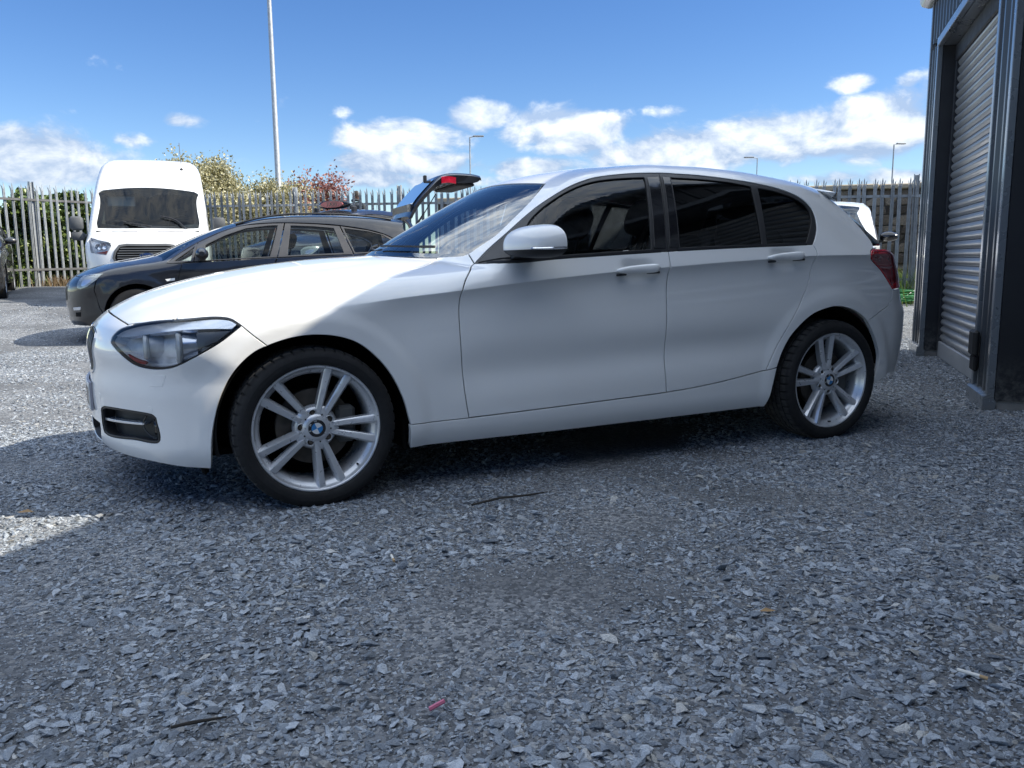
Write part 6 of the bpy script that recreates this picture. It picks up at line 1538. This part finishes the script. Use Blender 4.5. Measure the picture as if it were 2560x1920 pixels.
def plants():
    up = (0, 0, 1)
    for (x, y, k, lab) in ((-9.35, 25.0, .70, 'tall pale blossoming shrub rising directly behind the van roof'), (-8.45, 25.6, .69, 'pale yellow blossoming shrub between the van and the tall lamp post'), (-7.5, 25.2, .62, 'low pale blossoming shrub beside the tall lamp post')):
        tree('blossom_shrub', lab, (x, y, float(gz(x, y))), [((0,0,0), (.1,0,1), 1.5), ((.3,.1,0), (.5,.1,1), 1.35), ((-.3,0,0), (-.5,.1,1), 1.3), ((.1,.2,0), (.0,.4,1), 1.4)], BLOSSOM, .055, 90, .19, int(x*-10), 'shrub', .05, 3, .8, k*1.45)
    for (x, y, k, s, lab) in ((-7.0, 26.4, .86, 4, 'copper leaved tree just right of the tall lamp post'), (-5.75, 26.2, .80, 9, 'copper leaved tree standing behind the person')):
        tree('copper_tree', lab, (x, y, float(gz(x, y))), [((0,0,0), (.0,0,1), 1.7), ((.1,.1,.2), (.45,.1,1), 1.3), ((-.1,0,.2), (-.45,.0,1), 1.3)], REDLEAF, .060, 24, .17, s, 'tree', .05, 3, .6, k)
    # ivy hedge behind the left fence
    rng = np.random.default_rng(2); a = np.array([-13.2, 16.3]); b = np.array([-9.7, 21.7]); L = np.linalg.norm(b-a); ang = math.atan2(*(b-a)[::-1])
    root = thing('ivy_hedge', 'dense green ivy hedge growing behind the left palisade fence', 'hedge', (a[0], a[1], .35), ang)
    n = 36000; u = rng.uniform(-.3, L, n); zt = 2.15+.25*np.sin(u*1.7)+.12*np.sin(u*5.1)-.5*sstep(L-1.1, L-.2, u)-.55*sstep(1.4, .2, u); z = rng.random(n)**.8*zt; v = .75+rng.normal(0, .10, n)+.16*np.sin(u*4.3+z*3)+.12*np.sin(z*7+u)
    V, F = leaves(np.stack([u, v, z], -1), .092, rng, .2, 1.3); link('foliage', mesh_np('foliage', V, F, IVY, smooth=False), root)
    n = 7000; u = rng.uniform(-.3, L, n); z = rng.random(n)*1.7; V, F = leaves(np.stack([u, 1.15+rng.normal(0, .1, n), z], -1), .12, rng, .2, 1.2); link('foliage', mesh_np('foliage', V, F, IVY, smooth=False), root)
    m = MB()
    for k in range(16):
        uu = .3+k*.38; m.tube([(uu, .85, 0), (uu+rng.normal(0, .1), .85, .8), (uu+rng.normal(0, .15), .80, 1.6)], [.03,.022,.012], 5)
    m.build('stem', BARK, root, 60)
    tree('bare_tree', 'thin brown tree showing above the ivy hedge', (-14.0, 20.2, .3), [((0,0,0), (.1,0,1), 1.3), ((.2,.2,0), (.5,.1,1), 1.1)], BROWNLEAF, .06, 4, .12, 21, 'tree', .05, 3, .5, .85)
    # weeds at the fence foot
    def tuft(lab, x, y, n, r, h, m_, seed, cat='grass tuft'):
        rg = np.random.default_rng(seed); V = []; F = []; z0 = float(gz(x, y))
        for k in range(n):
            px_, py_ = rg.normal(0, r, 2); hh = h*rg.uniform(.5, 1.15); lean = rg.normal(0, .32, 2); w = rg.uniform(.004, .009); a_ = rg.uniform(0, 6.28); c, s = math.cos(a_)*w, math.sin(a_)*w; i = len(V)
            V += [(px_-c, py_-s, 0), (px_+c, py_+s, 0), (px_+c*.7+lean[0]*hh*.35, py_+s*.7+lean[1]*hh*.35, hh*.6), (px_-c*.7+lean[0]*hh*.35, py_-s*.7+lean[1]*hh*.35, hh*.6), (px_+lean[0]*hh, py_+lean[1]*hh, hh)]
            F += [(i, i+1, i+2, i+3), (i+3, i+2, i+4)]
        o = link('grass_tuft', mesh_np('grass_tuft', V, F, m_, smooth=False)); o.location = (x, y, z0); return o
    V = None
    g = tuft(None, 8.7, 16.75, 7000, 1.0, .62, GRASS, 1); g.name = 'grass'; g.scale = (1.3, .75, 1); g.rotation_euler = (0, 0, -.29); tag(g, 'bright green long grass between the palisade fence and the stone wall', 'grass', kind='stuff')
    g = tuft(None, 8.6, 17.2, 260, .8, .85, BROWNLEAF, 3); g.name = 'dry_grass'; g.scale = (1.3, .5, 1); tag(g, 'dry straw coloured stalks standing against the stone wall', 'grass', kind='stuff')
    for k, (x, y) in enumerate(((-11.5, 18.3), (-10.7, 19.6))):
        o = tuft(None, x, y, 240, .22, .26, BROWNLEAF if k else GRASS, 8+k); tag(o, ['green weeds at the foot of the fence near the dark parked car', 'dry brown weeds at the foot of the fence near the van'][k], 'weeds')
plants()

# ---------------- lamps
LED = mat('lamp_head_grey', (.22,.23,.24), .5, metal=.4, var=.1)
def lamp_post(label, x, y, hgt, r, arm, ang, gal=GALV):
    z = float(gz(x, y)); root = thing('lamp_post', label, 'lamp post', (x, y, z), ang)
    m = MB(); m.lathe([(r*1.5,0),(r*1.5,1.1),(r*1.05,1.2),(r*.62,hgt)], 16, 'z'); m.build('pole', gal, root, 50)
    m = MB(); m.tube([(0,0,hgt-.02),(arm*.5,0,hgt+.03),(arm,0,hgt+.05)], r*.5, 8); m.build('arm', gal, root)
    m = MB(); m.bbox((arm*.55,-.12,hgt+.02),(arm+.48,.12,hgt+.10), .03); h = m.build('lamp_head', LED, root)
    m = MB(); m.box((arm*.75,-.09,hgt+.010),(arm+.42,.09,hgt+.019)); m.build('lamp_glass', LAMP_TUBE, h, None)
lamp_post('tall galvanised lamp post behind the fence whose top is out of sight', -6.94, 25.2, 10.5, .085, .9, .3)
lamp_post('slim lamp post with a flat head beside the raised tailgate', -2.33, 49.5, 7.75, .055, .35, .1)
lamp_post('distant lamp post with a short arm seen over the hatchback roof', 17.3, 59.0, 7.8, .05, .45, math.pi)
lamp_post('distant lamp post standing beyond the stone wall near the workshop', 23.9, 52.6, 7.8, .06, .30, .2)

# ------------------------------------------------------------------ person, sign, litter
def build_person():
    import bmesh
    SKIN = mat('skin', (.42,.22,.15), .55, var=.06); HOOD = mat('grey_jacket', (.050,.055,.058), .9, var=.2, vscale=9); JEAN = mat('dark_trousers', (.02,.022,.03), .9, var=.2)
    x, y = -3.95, 21.6; zb = 1.0
    root = thing('person', 'person in a dark grey hooded jacket standing behind the palisade fence', 'person', (x, y, zb-.0), R_(160))
    def skin(name, verts, edges, mt, rootv=0, sub=2):
        me = bpy.data.meshes.new(name); me.from_pydata([v[:3] for v in verts], edges, []); o = link(name, me, root)
        bpy.context.view_layer.objects.active = o
        md = o.modifiers.new('skin', 'SKIN'); 
        if not me.skin_vertices: 
            bm = bmesh.new(); bm.from_mesh(me); bm.verts.layers.skin.verify(); bm.to_mesh(me); bm.free()
        for i, v in enumerate(verts): me.skin_vertices[0].data[i].radius = v[3] if isinstance(v[3], tuple) else (v[3], v[3]); me.skin_vertices[0].data[i].use_root = i == rootv
        s = o.modifiers.new('sub', 'SUBSURF'); s.levels = sub; s.render_levels = sub
        dg = bpy.context.evaluated_depsgraph_get(); m2 = bpy.data.meshes.new_from_object(o.evaluated_get(dg)); o.modifiers.clear(); o.data = m2
        m2.materials.clear(); m2.materials.append(mt); m2.polygons.foreach_set('use_smooth', np.ones(len(m2.polygons), bool)); return o
    # clothed body: pelvis root, spine, shoulders, arms hanging with the hands in front
    body = [(0,0,.92,(.16,.12)),(0,0,1.10,(.165,.12)),(0,0,1.28,(.185,.13)),(0,.01,1.40,(.15,.11)),(0,.01,1.49,(.075,.075)),
            (.185,0,1.38,.075),(.235,.02,1.18,.060),(.225,-.10,.97,.045),(.17,-.22,.93,.038),(-.185,0,1.38,.075),(-.235,.02,1.18,.060),(-.225,-.10,.97,.045),(-.17,-.22,.93,.038),
            (.09,0,.84,.10),(.10,-.01,.48,.075),(.10,.01,.09,.055),(.10,-.10,.04,.045),(-.09,0,.84,.10),(-.10,-.01,.48,.075),(-.10,.01,.09,.055),(-.10,-.10,.04,.045)]
    E = [(0,1),(1,2),(2,3),(3,4),(3,5),(5,6),(6,7),(7,8),(3,9),(9,10),(10,11),(11,12),(0,13),(13,14),(14,15),(15,16),(0,17),(17,18),(18,19),(19,20)]
    skin('body', body, E, HOOD)
    for s in (-1, 1):
        for k in range(4):
            a = -.03+.02*k; skin('finger', [(s*.17+a*.6,-.23,.93,.012),(s*.165+a*.7,-.265,.925,.0105),(s*.155+a*.7,-.285,.905,.009)], [(0,1),(1,2)], SKIN, 0, 1)
        skin('thumb', [(s*.15,-.21,.94,.013),(s*.13,-.235,.955,.011),(s*.12,-.255,.955,.010)], [(0,1),(1,2)], SKIN, 0, 1)
    h = MB(); R = []
    for t in np.linspace(-1, 1, 13):
        r = max(.06, (1-abs(t)**2.4)**.5); jaw = 1-.22*max(0, -t)
        R.append([(.078*r*jaw*math.cos(a), .098*r*jaw*math.sin(a)-.015*(t < -.2), 1.635+.118*t) for a in np.linspace(0, 2*math.pi, 21)[:-1]])
    h.loft(R); hd = h.build('head', SKIN, root, 60)
    n = MB(); n.loft([[(-.012,-.095,1.60),(.012,-.095,1.60),(.0,-.122,1.605)], [(-.006,-.098,1.66),(.006,-.098,1.66),(0,-.102,1.66)]]); n.build('nose', SKIN, hd, 60)
    for s in (-1, 1):
        e = MB(); e.lathe([(.0,-.013),(.010,-.008),(.013,0),(.010,.006)], 10, 'y', (s*.032,-.088,1.645)); e.build('eye', BADGE_WHITE, hd)
        e = MB(); e.lathe([(0,-.005),(.028,-.002),(.030,.004),(0,.010)], 12, 'x', (s*.079,.005,1.63)); e.build('ear', SKIN, hd)
    m = MB(); m.bbox((-.025,-.104,1.566),(.025,-.094,1.574), .003); m.build('mouth', mat('lips', (.30,.12,.10), .5), hd)
    c = MB(); R = []
    for t in np.linspace(-.15, 1.0, 8):
        r = max(.05, (1-abs(t)**2.4)**.5); R.append([(.086*r*math.cos(a), .108*r*math.sin(a)+.010, 1.640+.124*t) for a in np.linspace(R_(-35), R_(215), 21)])
    c.loft(R, cap=False, closed=False); c.build('hair', mat('short_hair', (.03,.022,.016), .8, var=.3), hd, 60)
    k = MB(); k.tube([(.10*math.cos(a), .03+.10*math.sin(a), 1.50+.02*math.sin(a)) for a in np.linspace(R_(-20), R_(200), 14)], .035, 8); k.build('hood', HOOD, root, 60)
    # the box van bed it stands on is the bank behind the fence
build_person()
def build_bank():
    a = FA-FD*3.0+np.array([.2835,.959])*.9; L = 6.0
    m = MB(); R = []
    for u in np.linspace(0, L, 13):
        e = math.sin(math.pi*u/L)**.5 if 0 < u < L else 0
        R.append([(a[0]+FD[0]*u+.2835*v, a[1]+FD[1]*u+.959*v, .25+(.76)*e*s_) for v, s_ in ((0,0),(.5,.55),(1.0,.95),(1.6,1.0),(2.6,1.0),(3.6,.4),(4.4,-.05))])
    m.loft(R, cap=False, closed=False); o = m.build('earth_bank', mat('rough_turf', (.07,.085,.03), .95, var=.4, vscale=5, bmp=.6, bscale=20), None, 60); tag(o, kind='structure')
build_bank()
def build_sign():
    RED = mat('sign_red', (.48,.06,.07), .45, var=.08); WH = mat('sign_white', (.75,.74,.72), .5, var=.05); DK = mat('sign_grey', (.10,.10,.12), .5)
    u = 12.75; p = FA+FD*u+np.array([-.2835,-.959])*.09; root = thing('round_sign', 'faded red round sign with white ring and triangle tied to the fence', 'sign', (p[0], p[1], 1.32), math.atan2(FD[1], FD[0])-.25)
    n = 40; m = MB(); m.prism([(.30*math.cos(t), .30*math.sin(t)) for t in np.linspace(0, 2*math.pi, n+1)[:-1]], 0, .012, 'y'); m.build('disc', RED, root, 30)
    m = MB(); a = np.linspace(0, 2*math.pi, n+1)[:-1]; V = [(.27*math.cos(t), -.003, .27*math.sin(t)) for t in a]+[(.225*math.cos(t), -.003, .225*math.sin(t)) for t in a]; m.add(V, [(i, (i+1) % n, n+(i+1) % n, n+i) for i in range(n)]); m.build('ring', WH, root, None)
    for r, mt, y in ((.215, WH, -.005), (.155, DK, -.007)):
        m = MB(); m.prism([(r*math.cos(t), r*math.sin(t)-.0) for t in (math.pi, math.pi+2*math.pi/3, math.pi+4*math.pi/3)], y, y+.0018, 'y'); m.build('triangle', mt, root, None)
    m = MB(); m.tube([(-.10,-.01,-.26),(-.105,-.015,-.42),(-.07,-.015,-.56)], .013, 6); m.build('blue_strap', mat('strap_blue', (.05,.16,.42), .6), root)
    m = MB(); m.bbox((-.10,-.03,-.68),(-.03,.0,-.56), .012); m.build('orange_tag', mat('orange_tag', (.50,.20,.06), .6), root)
build_sign()
def litter():
    W = mat('cigarette_paper', (.75,.72,.66), .8, var=.1); T = mat('twig', (.03,.026,.022), .9, var=.3); PK = mat('pink_plastic', (.50,.14,.22), .4); LF = mat('fallen_leaf', (.32,.20,.09), .8, var=.3); GN = mat('green_hose', (.03,.22,.06), .5); FL = mat('cigarette_filter', (.45,.30,.16), .9)
    def butt(label, x, y, a, L=.030):
        r = thing('cigarette_end', label, 'cigarette', (x, y, .022), a); m = MB(); m.tube([(0,0,0),(L,0,.002)], .004, 8); m.build('paper', W, r); m = MB(); m.tube([(-.016,0,-.001),(.0005,0,0)], .0041, 8); m.build('filter', FL, r)
    butt('white cigarette end lying on the gravel before the front door', -.381, 2.48, 1.9)
    butt('white cigarette end lying in the coarse stones near the workshop', 1.04, 1.715, 2.5, .045)
    def stick(name, label, pts, r, mt, cat):
        m = MB(); m.tube(pts, r, 6); o = m.build(name, mt); tag(o, label, cat)
    stick('twig', 'long dark twig lying beside the front wheel', [(-.16,3.06,.02),(-.05,3.13,.026),(.06,3.16,.028),(.14,3.23,.02)], [.004,.005,.004,.002], T, 'twig')
    stick('twig', 'short dark twig lying in bare dirt near loose shards', [(-.70,1.545,.02),(-.66,1.555,.024),(-.60,1.585,.018)], [.003,.004,.002], T, 'twig')
    stick('plastic_straw', 'small pink plastic straw piece on the gravel', [(-.18,1.60,.022),(-.15,1.618,.030)], .005, PK, 'litter')
    m = MB(); m.add([(-.02,0,0),(0,-.012,.004),(.025,0,.001),(0,.012,.005)], [(0,1,2),(0,2,3)]); o = m.build('fallen_leaf', LF, None, None); o.location = (.669, 2.058, .026); tag(o, 'small brown fallen leaf on the gravel', 'leaf')
    m = MB(); m.add([(-.03,0,0),(0,-.02,.006),(.035,0,.001),(0,.018,.008)], [(0,1,2),(0,2,3)]); o = m.build('fallen_leaf', LF, None, None); o.location = (-1.86, 3.02, .02); tag(o, 'tan fallen leaf in the sunlit patch by the front bumper', 'leaf')
    # green hose heap by the fence
    rng = random.Random(4); pts = []; cx, cy = 7.55, 15.5
    for k in range(140):
        a = k*.42; r = .42+.16*math.sin(k*.37)+rng.uniform(-.05, .05); pts.append((cx+r*math.cos(a)*1.2, cy+r*math.sin(a)*.6, .05+.05+.0016*k+rng.uniform(-.02, .03)))
    m = MB(); m.tube(pts, .012, 6); o = m.build('garden_hose', GN); tag(o, 'heap of bright green hose at the foot of the fence', 'hose')
    stick('white_cable', 'pale cable looping along the bottom of the fence', [(7.0,15.35,.10),(7.3,15.4,.16),(7.7,15.5,.40),(8.2,15.7,.46)], .008, W, 'cable')
litter()
